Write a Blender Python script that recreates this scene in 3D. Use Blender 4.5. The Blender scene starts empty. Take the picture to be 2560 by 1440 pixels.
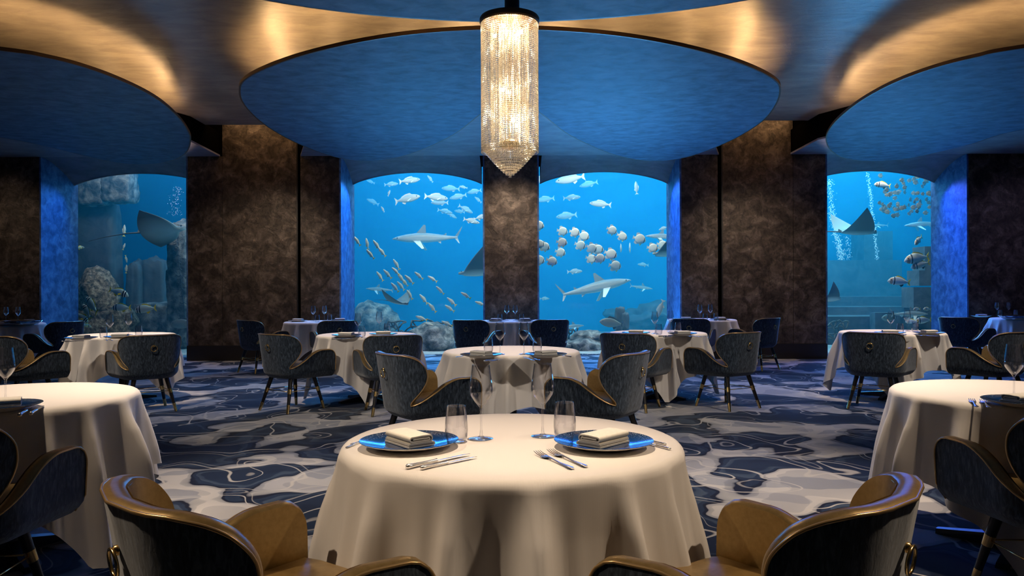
import bpy, bmesh, math, random
from mathutils import Vector, Matrix, noise
random.seed(7)
SC = bpy.context.scene
COL = SC.collection
PI = math.pi
R_ = math.radians
# ------------------------------------------------------------------ camera
FPX, CX, CY, HC, ROLL = 1900.0, 1278.0, 724.0, 1.245, math.radians(0.2)
cam = bpy.data.cameras.new('camera'); cam_o = bpy.data.objects.new('camera', cam); COL.objects.link(cam_o)
cam.sensor_width = 36; cam.lens = FPX/2560*36
cam.shift_x = (1280-CX)/2560; cam.shift_y = (CY-720)/2560
cam.clip_start = .05; cam.clip_end = 200
cam_o.location = (0, 0, HC); cam_o.rotation_euler = (PI/2, ROLL, 0)
SC.camera = cam_o
# ------------------------------------------------------------------ view + world
SC.view_settings.view_transform = 'Standard'; SC.view_settings.look = 'None'
SC.view_settings.gamma = 1; SC.view_settings.exposure = 0.0; SC.view_settings.use_curve_mapping = False
cy = SC.cycles
cy.use_denoising = True; cy.use_adaptive_sampling = True; cy.adaptive_threshold = .14; cy.adaptive_min_samples = 20; cy.use_light_tree = True; cy.max_bounces = 7; cy.diffuse_bounces = 3; cy.glossy_bounces = 3
cy.transmission_bounces = 4; cy.transparent_max_bounces = 14; cy.volume_bounces = 0
cy.caustics_reflective = False; cy.caustics_refractive = False; cy.sample_clamp_indirect = 4.0
W = bpy.data.worlds.new('world'); SC.world = W; W.use_nodes = True
W.node_tree.nodes['Background'].inputs[0].default_value = (.01, .02, .05, 1)
W.node_tree.nodes['Background'].inputs[1].default_value = 0.3
# ------------------------------------------------------------------ lights
def aim(o, tgt):
    o.rotation_euler = (Vector(tgt)-o.location).to_track_quat('-Z', 'Y').to_euler()
def area(name, loc, tgt, sx, sy, power, col, spread=PI):
    l = bpy.data.lights.new(name, 'AREA'); l.shape = 'RECTANGLE'; l.size = sx; l.size_y = sy
    l.energy = power; l.color = col; l.spread = spread
    o = bpy.data.objects.new(name, l); COL.objects.link(o); o.location = loc; aim(o, tgt); return o
def spot(name, loc, tgt, power, col, ang, blend=.7, rad=.05):
    l = bpy.data.lights.new(name, 'SPOT'); l.energy = power; l.color = col
    l.spot_size = math.radians(ang); l.spot_blend = blend; l.shadow_soft_size = rad
    o = bpy.data.objects.new(name, l); COL.objects.link(o); o.location = loc; aim(o, tgt); return o
WARM = (1, .78, .56); WHITE = (1, .88, .76); BLUE = (.05, .30, 1.0); DEEP = (.06, .13, 1.0); UPL = (.07, .42, 1.0)
WIN = [(-8.38, -5.74), (-3.05, -.469), (.469, 3.03), (5.59, 8.13)]
YW, YG = 13.5, 14.66                     # wall face, glass
# blue LED washes in the window heads, plus unseen fill added at the window feet to blue the ceiling
for i, (a, b) in enumerate(WIN):
    k = [.35, 1, 1, 1.0][i]; kf = [.08, .62, 1.05, .62][i]; xc = (a+b)/2
    area('window_head_led', (xc, 14.2, 3.15), (xc, 12.2, 0), 2.2, .3, 75*k, ((.03, .24, 1), (.03, .26, 1), (.03, .16, 1), DEEP)[i], R_(130))
    area('window_foot_fill', (xc, 14.45, .12), (xc*.8 if abs(xc) > 4 else xc*.3+1.1, 9.5, 3.6), 2.2, .2, 58*kf, UPL, R_(95))
# table spots (x, y, power)
TABLES = {1: (0, 2.52), 2: (0, 6.23), 3: (0, 12.2), 4: (-1.63, 8.58), 5: (1.68, 8.74), 6: (-3.05, 12.1), 7: (3.12, 12.45),
          8: (-4.43, 8.67), 9: (4.35, 8.7), 10: (-2.39, 3.62), 11: (2.42, 3.62), 12: (-7.87, 11.8), 13: (8.45, 12.4)}
TP = {1: 300, 2: 270, 3: 110, 4: 260, 5: 260, 6: 110, 7: 110, 8: 400, 9: 340, 10: 290, 11: 270, 12: 70, 13: 60}
for n, (x, y) in TABLES.items():
    col = WARM if n not in (3, 6, 7, 12, 13) else (.82, .75, 1)
    dy = .15 if n < 3 else .35
    spot('table_spot', (x*.97, y-dy, 3.4), (x, y, .75), TP[n], col, 31 if n < 3 else 36, .75, .04)
# side key spots that rake the chair backs and the carpet
for s in (-1, 1):
    spot('aisle_spot', (s*3.1, 3.4, 3.4), (s*1.0, 5.7, .5), 260, WHITE, 50, .9, .05)
    spot('aisle_spot', (s*3.6, 5.2, 3.4), (s*2.4, 7.9, .3), 210, WHITE, 55, .9, .05)
    spot('chair_spot', (s*2.7, 1.9, 3.3), (s*.62, 1.85, .6), 230, WARM, 40, .9, .04)
    spot('wall_spot', (s*4.3, 10.9, 3.4), (s*4.4, 13.5, .9), 150, WARM, 80, 1, .05)
    area('wall_slot_light', (s*4.35, 13.1, 4.35), (s*4.4, 13.55, 3.2), 1.6, .08, 6, (1, .6, .28))
for s in (-1, 1):
    spot('carpet_spot', (s*1.9, 4.2, 3.42), (s*1.75, 4.5, 0), 330, (1, .82, .64), 56, 1, .05)
    spot('carpet_spot', (s*3.6, 9.6, 3.42), (s*3.4, 10.0, 0), 70, WHITE, 60, 1, .05)
for s in (-1, 1):
    spot('skirt_spot', (s*4.9, 6.1, 3.42), (s*4.4, 8.3, .5), 190, WHITE, 44, .9, .05)
    spot('far_wall_fill', (s*9.3, 11.2, 3.42), (s*9.4, 13.5, 1.6), 45, WARM if s < 0 else (.5, .45, .9), 80, 1, .05)  # unseen fill added to lift the far piers out of black
spot('column_spot', (0, 11.4, 3.4), (0, 13.5, 2.0), 170, WARM, 60, 1, .05)
# ------------------------------------------------------------------ materials
def nd(nt, typ, **kw):
    n = nt.nodes.new(typ)
    for k, v in kw.items():
        if k.startswith('i_'):
            key = k[2:]; key = int(key) if key.isdigit() else key.replace('_', ' ')
            n.inputs[key].default_value = v
        else: setattr(n, k, v)
    return n
MAT = {}
def base(name, col=(.5, .5, .5), rough=.5, metal=0, spec=.5, sheen=0, coat=0):
    m = bpy.data.materials.new(name); m.use_nodes = True; nt = m.node_tree
    p = nt.nodes['Principled BSDF']
    p.inputs['Base Color'].default_value = (*col, 1); p.inputs['Roughness'].default_value = rough
    p.inputs['Metallic'].default_value = metal; p.inputs['Specular IOR Level'].default_value = spec
    p.inputs['Sheen Weight'].default_value = sheen; p.inputs['Coat Weight'].default_value = coat
    MAT[name] = m; return m, nt, p
def ramp(nt, fac, stops, interp='LINEAR'):
    r = nd(nt, 'ShaderNodeValToRGB'); r.color_ramp.interpolation = interp
    e = r.color_ramp.elements
    while len(e) < len(stops): e.new(.5)
    for el, (pos, c) in zip(e, stops): el.position = pos; el.color = (*c, 1) if len(c) == 3 else c
    nt.links.new(fac, r.inputs[0]); return r.outputs[0]
def coords(nt, scale=(1, 1, 1), kind='Object', rot=(0, 0, 0)):
    t = nd(nt, 'ShaderNodeTexCoord'); mp = nd(nt, 'ShaderNodeMapping')
    mp.inputs['Scale'].default_value = scale; mp.inputs['Rotation'].default_value = rot
    nt.links.new(t.outputs[kind], mp.inputs[0]); return mp.outputs[0]
def nz(nt, vec, scale, detail=3, rough=.55, dist=0):
    n = nd(nt, 'ShaderNodeTexNoise'); n.inputs['Scale'].default_value = scale; n.inputs['Detail'].default_value = detail
    n.inputs['Roughness'].default_value = rough; n.inputs['Distortion'].default_value = dist
    nt.links.new(vec, n.inputs['Vector']); return n.outputs[0]
def bump(nt, p, h, strength=.3, dist=.01):
    b = nd(nt, 'ShaderNodeBump'); b.inputs['Strength'].default_value = strength; b.inputs['Distance'].default_value = dist
    nt.links.new(h, b.inputs['Height']); nt.links.new(b.outputs[0], p.inputs['Normal'])
def mixc(nt, fac, a, b):
    m = nd(nt, 'ShaderNodeMix', data_type='RGBA')
    for s, v in ((m.inputs['Factor'], fac), (m.inputs['A'], a), (m.inputs['B'], b)):
        if isinstance(v, tuple): s.default_value = (*v, 1) if len(v) == 3 else v
        elif isinstance(v, (int, float)): s.default_value = v
        else: nt.links.new(v, s)
    return m.outputs['Result']
def math_(nt, op, a, b=0.0, c=None):
    m = nd(nt, 'ShaderNodeMath', operation=op)
    for i, v in enumerate((a, b, c)):
        if v is None: continue
        if isinstance(v, (int, float)): m.inputs[i].default_value = v
        else: nt.links.new(v, m.inputs[i])
    return m.outputs[0]
def mottled(name, c1, c2, scale, stretch=(1, 1, 1), rough=.5, metal=0, bstr=.25, bdist=.01, dist=1.5, c3=None, spec=.5, sheen=0, rvar=0, detail=4):
    m, nt, p = base(name, c1, rough, metal, spec, sheen)
    v = coords(nt, stretch); n = nz(nt, v, scale, detail, .6, dist)
    st = [(.35, c1), (.65, c2)]
    if c3: st = [(.36, c1), (.5, c2), (.66, c3)]
    nt.links.new(ramp(nt, n, st), p.inputs['Base Color'])
    if rvar: nt.links.new(math_(nt, 'MULTIPLY_ADD', n, rvar, rough-rvar*.5), p.inputs['Roughness'])
    if bstr: bump(nt, p, n, bstr, bdist)
    return m
# plaster of the ceiling discs: blue pigment in brushed plaster
mottled('blue_plaster', (.026, .072, .135), (.088, .175, .285), 4.5, (1, 1.3, 1), .6, .0, .15, .02, .3, detail=8)
mottled('grey_blue_plaster', (.19, .185, .21), (.30, .29, .32), 3.2, (1, 1.35, 1), .5, .0, .35, .02, .5, detail=8)
mottled('hood_plaster_shaded', (.11, .125, .16), (.18, .20, .245), 3.2, (1, 1.35, 1), .55, .0, .25, .02, .4, detail=8)  # soffit plaster darkened, the shade under the hoods is in the colour
mottled('pearl_plaster', (.20, .17, .145), (.32, .275, .225), 2.6, (1, 2.2, 1), .40, .15, .4, .02, .5, detail=8)
mottled('brown_plaster', (.040, .029, .022), (.085, .064, .050), 4.2, (1, 1, 1.15), .46, .35, .7, .014, .7, (.185, .145, .115), rvar=-.25, detail=9)
mottled('jamb_plaster', (.025, .075, .20), (.055, .135, .32), 7, (1, 1, 1), .55, .0, .5, .012, .5, (.12, .24, .46), detail=8)  # blue of the LED wash is partly put into the base colour
nt = MAT['brown_plaster'].node_tree; p = nt.nodes['Principled BSDF']; src = p.inputs['Base Color'].links[0].from_socket
fe = nz(nt, coords(nt, (1, 1, .8)), 15, 5, .6, .9); mm = nd(nt, 'ShaderNodeMix', data_type='RGBA', blend_type='MULTIPLY'); mm.inputs['Factor'].default_value = 1
nt.links.new(src, mm.inputs['A']); nt.links.new(ramp(nt, fe, [(.36, (.45, .45, .45)), (.5, (.95, .93, .92)), (.62, (1.0, 1.0, 1.0)), (.70, (1.9, 1.8, 1.7))]), mm.inputs['B']); nt.links.new(mm.outputs['Result'], p.inputs['Base Color'])
base('black_trim', (.012, .009, .008), .45)
base('dark_void', (.003, .0026, .002), 1, 0, .0)  # near-black without gloss: shade of bulkheads and slot put into the colour
base('bronze_edge', (.115, .062, .028), .42, .5)
# carpet
def carpet():
    m, nt, p = base('carpet', rough=.95, spec=.1, sheen=.15)
    v0 = coords(nt, (1, 1, 1))
    wn = nd(nt, 'ShaderNodeTexNoise'); wn.inputs['Scale'].default_value = 2.6; wn.inputs['Detail'].default_value = 2
    nt.links.new(v0, wn.inputs['Vector'])
    sub = nd(nt, 'ShaderNodeVectorMath', operation='MULTIPLY_ADD'); nt.links.new(wn.outputs['Color'], sub.inputs[0])
    sub.inputs[1].default_value = (.30, .30, 0); nt.links.new(v0, sub.inputs[2]); v = sub.outputs[0]
    a = nz(nt, v, 1.55, .7, .5, .3)            # navy / pale fields
    b = nz(nt, coords(nt, (1, 1, 1), rot=(0, 0, 1.1)), 1.95, .4, .5, .6)   # cream loops
    c = nz(nt, v, 2.3, .6, .5, .2)             # inner tints
    fld = ramp(nt, a, [(.0, (.006, .012, .028)), (.425, (.010, .020, .042)), (.43, (.030, .048, .075)), (.462, (.050, .072, .105)), (.466, (.011, .020, .042)), (.490, (.016, .030, .056)), (.493, (.004, .006, .014)),
                       (.509, (.004, .006, .014)), (.513, (.30, .295, .29)), (.535, (.40, .385, .365)), (.538, (.52, .49, .455)), (.59, (.56, .525, .48)), (.594, (.44, .42, .40)), (1, (.46, .44, .42))])
    tint = ramp(nt, c, [(.40, (.66, .70, .78)), (.405, (1, 1, 1)), (.59, (1, 1, 1)), (.595, (.78, .80, .86))])
    mm = nd(nt, 'ShaderNodeMix', data_type='RGBA', blend_type='MULTIPLY'); mm.inputs['Factor'].default_value = 1
    nt.links.new(fld, mm.inputs['A']); nt.links.new(tint, mm.inputs['B'])
    ln = ramp(nt, b, [(.490, (0, 0, 0)), (.493, (1, 1, 1)), (.506, (1, 1, 1)), (.509, (0, 0, 0))])
    ln2 = ramp(nt, b, [(.398, (0, 0, 0)), (.401, (1, 1, 1)), (.413, (1, 1, 1)), (.416, (0, 0, 0))])
    lm = math_(nt, 'MAXIMUM', ln, math_(nt, 'MULTIPLY', ln2, .55))
    c1 = mixc(nt, math_(nt, 'MULTIPLY', lm, .85), mm.outputs['Result'], (.56, .52, .46))
    nt.links.new(c1, p.inputs['Base Color'])
    pile = nz(nt, v0, 260, 2); h = math_(nt, 'ADD', math_(nt, 'MULTIPLY', pile, .35), a); bump(nt, p, h, .35, .004)
carpet()
# furniture
mottled('velvet', (.010, .018, .030), (.030, .046, .068), 55, (1.5, 1.5, .4), .85, 0, .35, .002, .6, (.085, .112, .150), spec=.2, sheen=.35, detail=5)
mottled('leather', (.35, .225, .080), (.42, .275, .105), 60, (1, 1, 1), .32, .55, .12, .001, 0)
base('gold_piping', (.62, .40, .17), .28, .65)
base('brass', (.83, .56, .22), .22, 1)
base('black_wood', (.010, .008, .008), .3)
m, nt, p = base('linen', (.78, .73, .68), .85, spec=.2, sheen=.2)
wv = nd(nt, 'ShaderNodeTexWave'); wv.inputs['Scale'].default_value = 160; nt.links.new(coords(nt), wv.inputs['Vector']); bump(nt, p, wv.outputs['Fac'], .12, .0008)
mottled('napkin_linen', (.72, .68, .60), (.78, .74, .66), 90, (1, 1, 1), .9, 0, .15, .0008, 0)
base('silver', (.92, .88, .84), .27, 1)
base('chrome', (.70, .70, .72), .07, 1)
m, nt, p = base('plate_glaze', (.004, .022, .08), .14, 0, .6, coat=.3)
v = coords(nt); sp = nz(nt, v, 420, 1); g = nd(nt, 'ShaderNodeTexGradient', gradient_type='SPHERICAL'); mp_ = coords(nt, (5.4, 5.4, 0)); nt.links.new(mp_, g.inputs[0])
rimf = ramp(nt, g.outputs['Fac'], [(.12, (1, 1, 1)), (.42, (0, 0, 0))])
spk = math_(nt, 'MULTIPLY', ramp(nt, sp, [(.60, (0, 0, 0)), (.66, (1, 1, 1))]), rimf)
nt.links.new(mixc(nt, spk, (.004, .022, .08), (.55, .62, .60)), p.inputs['Base Color']); bump(nt, p, sp, .15, .0006)
base('porcelain', (.74, .72, .68), .25)
def thin_glass(name, tint, ior, extra=0.0, rough=.02):
    m = bpy.data.materials.new(name); m.use_nodes = True; nt = m.node_tree; nt.nodes.clear()
    o = nd(nt, 'ShaderNodeOutputMaterial'); mx = nd(nt, 'ShaderNodeMixShader'); t = nd(nt, 'ShaderNodeBsdfTransparent')
    g = nd(nt, 'ShaderNodeBsdfGlossy');     t.inputs[0].default_value = (*tint, 1); g.inputs['Roughness'].default_value = rough
    lw = nd(nt, 'ShaderNodeLayerWeight'); lw.inputs[0].default_value = .5
    fac = math_(nt, 'MULTIPLY_ADD', math_(nt, 'POWER', lw.outputs['Facing'], ior), .9, extra)
    nt.links.new(fac, mx.inputs[0]); nt.links.new(t.outputs[0], mx.inputs[1]); nt.links.new(g.outputs[0], mx.inputs[2])
    nt.links.new(mx.outputs[0], o.inputs[0]); MAT[name] = m
thin_glass('table_glass', (.965, .965, .975), 2.1, .05)
thin_glass('pane_glass', (.97, .985, 1), 5, .012)
def emit(name, col, s):
    m = bpy.data.materials.new(name); m.use_nodes = True; nt = m.node_tree; nt.nodes.clear()
    o = nd(nt, 'ShaderNodeOutputMaterial'); e = nd(nt, 'ShaderNodeEmission'); e.inputs[0].default_value = (*col, 1); e.inputs[1].default_value = s
    nt.links.new(e.outputs[0], o.inputs[0]); MAT[name] = m
emit('cove_led', (1, .60, .26), 84)
emit('cove_led_dim', (1, .66, .50), 13)
emit('cove_led_mid', (1, .60, .26), 15)
emit('bulb', (1, .80, .50), 60)
def crystal():
    m = bpy.data.materials.new('crystal'); m.use_nodes = True; nt = m.node_tree; nt.nodes.clear()
    o = nd(nt, 'ShaderNodeOutputMaterial'); t = nd(nt, 'ShaderNodeBsdfTransparent'); g = nd(nt, 'ShaderNodeBsdfGlossy'); d = nd(nt, 'ShaderNodeBsdfTranslucent')
    g.inputs['Roughness'].default_value = .12; g.inputs[0].default_value = (1, .95, .86, 1); d.inputs[0].default_value = (.95, .86, .70, 1)
    a = nd(nt, 'ShaderNodeMixShader'); b = nd(nt, 'ShaderNodeMixShader'); a.inputs[0].default_value = .45; b.inputs[0].default_value = .65
    nt.links.new(g.outputs[0], a.inputs[1]); nt.links.new(d.outputs[0], a.inputs[2]); nt.links.new(t.outputs[0], b.inputs[1]); nt.links.new(a.outputs[0], b.inputs[2])
    nt.links.new(b.outputs[0], o.inputs[0]); MAT['crystal'] = m
crystal()
# tank
mottled('tank_backdrop', (.006, .21, .55), (.012, .28, .62), .35, (1, 1, 1), .9, 0, 0)
mottled('sand', (.30, .34, .34), (.44, .46, .44), 3, (1, 1, 1), .9, 0, .4, .03, 1)
mottled('rock', (.03, .035, .04), (.16, .16, .16), 5, (1, 1, 1), .85, 0, 1, .06, .3, (.42, .40, .37), detail=10)
mottled('brown_rock', (.05, .04, .03), (.26, .19, .13), 14, (1, 1, 1), .85, 0, 1, .04, 0, (.62, .48, .36), detail=10)
mottled('dark_stone', (.05, .06, .07), (.11, .12, .14), 2.5, (1, 1, 1), .8, 0, .6, .03, 1)
mottled('net_metal', (.06, .07, .07), (.14, .15, .15), 9, (1, 1, 1), .7, 0, .4, .01, 0)
base('bubble', (.85, .95, 1), .1, 0, .8)
base('eye', (.01, .01, .012), .15); base('yellow_fin', (.95, .62, .0), .5); base('pale_fin', (.55, .58, .58), .5); base('dark_fin', (.06, .07, .08), .5)
def fish_mat(name, back, belly, lo=-.05, hi=.1, stripes=None, axis=2, rough=.35):
    m, nt, p = base(name, back, rough); t = nd(nt, 'ShaderNodeTexCoord'); s = nd(nt, 'ShaderNodeSeparateXYZ'); nt.links.new(t.outputs['Object'], s.inputs[0])
    r = nd(nt, 'ShaderNodeMapRange'); r.inputs[1].default_value = lo; r.inputs[2].default_value = hi; nt.links.new(s.outputs[axis], r.inputs[0])
    c = mixc(nt, r.outputs[0], belly, back)
    if stripes:
        for (x0, x1, colr) in stripes:
            k = math_(nt, 'MULTIPLY', math_(nt, 'GREATER_THAN', s.outputs[0], x0), math_(nt, 'LESS_THAN', s.outputs[0], x1))
            c = mixc(nt, k, c, colr)
    nt.links.new(c, p.inputs['Base Color'])
fish_mat('shark_skin', (.22, .25, .27), (.66, .68, .68), -.05, .03)
fish_mat('ray_skin', (.14, .17, .18), (.62, .64, .60), -.03, .02)
fish_mat('grey_fish', (.30, .33, .34), (.56, .58, .58), -.12, .10)
fish_mat('snapper', (.40, .42, .36), (.78, .76, .68), -.10, .10)
fish_mat('batfish', (.58, .60, .55), (.80, .80, .74), -.3, .3, [(.33, .39, (.12, .12, .11))])
fish_mat('striped_fish', (.30, .42, .36), (.56, .60, .48), -.15, .18, [(.20, .27, (.02, .03, .03)), (.27, .31, (.75, .74, .62)), (.31, .37, (.02, .03, .03)), (.37, .40, (.75, .74, .62))])
fish_mat('porgy', (.46, .48, .50), (.76, .76, .74), -.15, .15, [(.20, .25, (.03, .03, .035)), (.30, .41, (.50, .34, .24))])
fish_mat('school_fish', (.05, .06, .06), (.14, .14, .11), -.3, .3)
fish_mat('grouper', (.12, .14, .14), (.30, .31, .29), -.2, .2)
# ------------------------------------------------------------------ helpers
class MB:
    def __init__(s): s.v = []; s.f = []
    def add(s, vs, fs):
        o = len(s.v); s.v += [tuple(q) for q in vs]; s.f += [tuple(i+o for i in f) for f in fs]; return s
    def box(s, x0, x1, y0, y1, z0, z1):
        return s.add([(x, y, z) for x in (x0, x1) for y in (y0, y1) for z in (z0, z1)],
                     [(0, 1, 3, 2), (4, 6, 7, 5), (0, 4, 5, 1), (2, 3, 7, 6), (0, 2, 6, 4), (1, 5, 7, 3)])
    def lathe(s, prof, n=32, cx=0, cy_=0, close=False):
        vs = []; fs = []; k = len(prof)
        for i in range(n):
            a = 2*PI*i/n
            for r, z in prof: vs.append((cx+r*math.cos(a), cy_+r*math.sin(a), z))
        for i in range(n):
            j = (i+1) % n
            for q in range(k-1): fs.append((i*k+q, j*k+q, j*k+q+1, i*k+q+1))
            if close: fs.append((i*k+k-1, j*k+k-1, j*k, i*k))
        return s.add(vs, fs)
    def grid(s, rows, closed=False):
        m_ = len(rows[0]); vs = [p for r in rows for p in r]; fs = []
        for i in range(len(rows)-1):
            for j in range(m_ if closed else m_-1):
                k = (j+1) % m_; fs.append((i*m_+j, i*m_+k, (i+1)*m_+k, (i+1)*m_+j))
        return s.add(vs, fs)
    def tube(s, pts, rad, n=8, closed=False, cap=True):
        pts = [Vector(p) for p in pts]; L = len(pts); rows = []
        up = Vector((0, 0, 1)); prev = None
        for i, p in enumerate(pts):
            t = (pts[(i+1) % L]-pts[i-1]) if closed else (pts[min(i+1, L-1)]-pts[max(i-1, 0)])
            if t.length < 1e-9: t = Vector((0, 0, 1))
            t.normalize()
            ref = prev if prev is not None else (up if abs(t.z) < .9 else Vector((1, 0, 0)))
            b = (ref - t*ref.dot(t))
            if b.length < 1e-6: b = t.orthogonal()
            b.normalize(); prev = b; c = t.cross(b); r = rad[i] if isinstance(rad, (list, tuple)) else rad
            rows.append([p+b*r*math.cos(2*PI*k/n)+c*r*math.sin(2*PI*k/n) for k in range(n)])
        if closed: rows.append(rows[0])
        o = len(s.v); s.grid(rows, True)
        if cap and not closed: s.f.append(tuple(o+k for k in range(n))); s.f.append(tuple(o+(L-1)*n+k for k in range(n)))
        return s
    def prism(s, outline, z0, z1):
        n = len(outline)
        return s.add([(x, y, z0) for x, y in outline]+[(x, y, z1) for x, y in outline],
                     [tuple(range(n)), tuple(range(2*n-1, n-1, -1))]+[(i, (i+1) % n, n+(i+1) % n, n+i) for i in range(n)])
    def mesh(s, name, mat, smooth=None, weld=0.0):
        me = bpy.data.meshes.new(name); me.from_pydata(s.v, [], s.f)
        bm = bmesh.new(); bm.from_mesh(me)
        if weld: bmesh.ops.remove_doubles(bm, verts=bm.verts, dist=weld)
        bmesh.ops.recalc_face_normals(bm, faces=bm.faces); bm.to_mesh(me); bm.free()
        me.materials.append(MAT[mat])
        if smooth is not None:
            me.polygons.foreach_set('use_smooth', [True]*len(me.polygons))
            if smooth < 180: me.set_sharp_from_angle(angle=math.radians(smooth))
        return me
    def build(s, name, mat, parent=None, smooth=None, weld=0.0):
        return link(name, s.mesh(name, mat, smooth, weld), parent)
def link(name, me, parent=None):
    o = bpy.data.objects.new(name, me); COL.objects.link(o); o.parent = parent; return o
def tag(o, label, cat, group=None, kind=None):
    o['label'] = label; o['category'] = cat
    if group: o['group'] = group
    if kind: o['kind'] = kind
    return o
def thing(name, label, cat, loc=(0, 0, 0), rz=0, group=None):
    o = bpy.data.objects.new(name, None); COL.objects.link(o); o.location = loc; o.rotation_euler = (0, 0, rz)
    o.empty_display_size = .05; return tag(o, label, cat, group)
def structure(o): o['kind'] = 'structure'; return o
def dup(o, parent=None):
    c = o.copy(); COL.objects.link(c)
    if parent is not None: c.parent = parent
    for ch in list(KIDS.get(o.name, [])):
        d = dup(ch, c)
    return c
KIDS = {}
def index_kids(o):
    KIDS[o.name] = list(o.children)
    for c in o.children: index_kids(c)
def unroll(px, py):
    dx, dy = px-CX, py-CY; c, s_ = math.cos(ROLL), math.sin(ROLL)
    return dx*c-dy*s_, dx*s_+dy*c
def PY(px, py, y):                        # point seen at a pixel, at depth y
    dx, dy = unroll(px, py); return Vector((dx/FPX*y, y, HC-dy/FPX*y))
def PZ(px, py, z):                        # point seen at a pixel, at height z
    dx, dy = unroll(px, py); y = FPX*(HC-z)/dy; return Vector((dx/FPX*y, y, z))
def smooth_closed(pts, n=8):
    out = []; L = len(pts)
    for i in range(L):
        p0, p1, p2, p3 = (Vector(pts[(i+k-1) % L]) for k in range(4))
        for q in range(n):
            t = q/n
            out.append(tuple(.5*((2*p1)+(-p0+p2)*t+(2*p0-5*p1+4*p2-p3)*t*t+(-p0+3*p1-3*p2+p3)*t**3)))
    return out
ORD = ['first', 'second', 'third', 'fourth', 'fifth', 'sixth', 'seventh', 'eighth', 'ninth', 'tenth', 'eleventh', 'twelfth', 'thirteenth', 'fourteenth', 'fifteenth',
       'sixteenth', 'seventeenth', 'eighteenth', 'nineteenth', 'twentieth']
ORD += ['twenty-'+w for w in ORD[:9]] + ['thirtieth'] + ['thirty-'+w for w in ORD[:9]]
# ================================================================== setting
structure(MB().box(-11, 11, -5, 14.70, -.12, 0).build('floor', 'carpet'))
ZC, ZD, ZS = 4.045, 3.495, 3.63           # ceiling, disc underside, window soffit
# main ceiling: its far edge bows gently, a dark slot remains before the wall
back = [(11-22*i/24, 12.75+.10*math.cos(PI*i/24*3)) for i in range(25)]
structure(MB().prism([(-11, -5), (11, -5)]+back, ZC, ZC+.12).build('ceiling', 'pearl_plaster'))
structure(MB().box(-11, 11, 12.3, 14.8, 4.9, 5.0).build('trim_1', 'dark_void'))
structure(MB().box(-11.1, 11.1, 12.50, 12.58, ZC+.12, 4.95).build('trim_2', 'dark_void'))
structure(MB().box(-11.15, -11, -5, 14.6, 0, 4.9).build('wall_left', 'brown_plaster'))
structure(MB().box(11, 11.15, -5, 14.6, 0, 4.9).build('wall_right', 'brown_plaster'))
structure(MB().box(-11, 11, -5.15, -5, 0, 4.9).build('wall_rear', 'brown_plaster'))
# back wall: dark backing above the windows, piers between them
wb = MB()
wb.box(-11, 11, 14.62, 14.70, 3.62, 4.9)
for a, b in ((-11, -8.38), (-5.74, -3.05), (-.469, .469), (3.03, 5.59), (8.13, 11)):
    wb.box(a, b, YW+.05, 14.70, 0, ZS if abs(a+b) < .1 else 4.85)
wall = structure(wb.build('wall_back', 'dark_void'))
def wx(px): return (px-CX)/FPX*YW
def panel(x0, x1, z1):
    m = MB().box(x0, x1, YW, YW+.05, .0, z1); return m.build('wall_panel', 'brown_plaster', wall)
panel(-11, -8.38, ZS)
for x0, x1, z in ((-5.74, wx(556.2), ZS), (wx(557), wx(742), 4.6), (wx(752), -3.05, ZS)): panel(x0, x1, z)
panel(-.469, .469, ZS)
for x0, x1, z in ((3.03, wx(1795), ZS), (wx(1808), wx(1983), 4.6), (wx(1984), 5.59, ZS)): panel(x0, x1, z)
panel(8.13, 11, ZS)
wall['label'] = 'dark back wall with brown textured plaster panels between the windows'
# metal strips in the two grooves
for k, px in enumerate((743.5, 1806)):
    MB().box(wx(px)-.012, wx(px)+.012, YW-.004, YW+.05, .26, 4.5).build('groove_strip', 'black_trim', wall)
# window reveals
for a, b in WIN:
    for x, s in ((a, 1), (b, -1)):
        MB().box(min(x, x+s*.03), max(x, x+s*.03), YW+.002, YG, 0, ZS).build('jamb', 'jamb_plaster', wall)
for i, (a, b) in enumerate((( -5.74, -3.05), (3.03, 5.59), (-11, -8.38), (8.13, 11), (-.469, .469))):
    structure(MB().box(a-.01, b+.01, YW-.03, YW, 0, .27).build('baseboard_'+['left', 'right', 'far_left', 'far_right', 'centre'][i], 'black_trim'))
def inset(ol, d):
    n = len(ol); out = []
    area2 = sum(ol[i][0]*ol[(i+1) % n][1]-ol[(i+1) % n][0]*ol[i][1] for i in range(n)); sg = 1 if area2 > 0 else -1
    for i in range(n):
        p, q = Vector(ol[i-1]), Vector(ol[(i+1) % n]); t = (q-p).normalized(); nrm = Vector((-t.y, t.x))*sg
        out.append((ol[i][0]+nrm.x*d, ol[i][1]+nrm.y*d))
    return out
# soffit blocks above the windows (trapezoids that narrow into the room)
for i, pl in enumerate(([(-11, 9.6), (-6.1, 9.6), (-5.12, 12.2), (-5.17, 13.52), (-11, 13.52)],
                        [(-1.4, 9.9), (1.4, 9.9), (3.25, 12.2), (3.70, 13.52), (-3.74, 13.52), (-3.3, 12.2)],
                        [(6.1, 9.6), (11, 9.6), (11, 13.52), (4.97, 13.52), (4.93, 12.2)])):
    t_ = structure(MB().prism(pl, ZS, ZS+.03).build('trim_%d' % (3+i), 'grey_blue_plaster'))
    MB().prism(inset(pl, .02), ZS+.03, ZC+.02).build('bulkhead', 'dark_void', t_)
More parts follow.
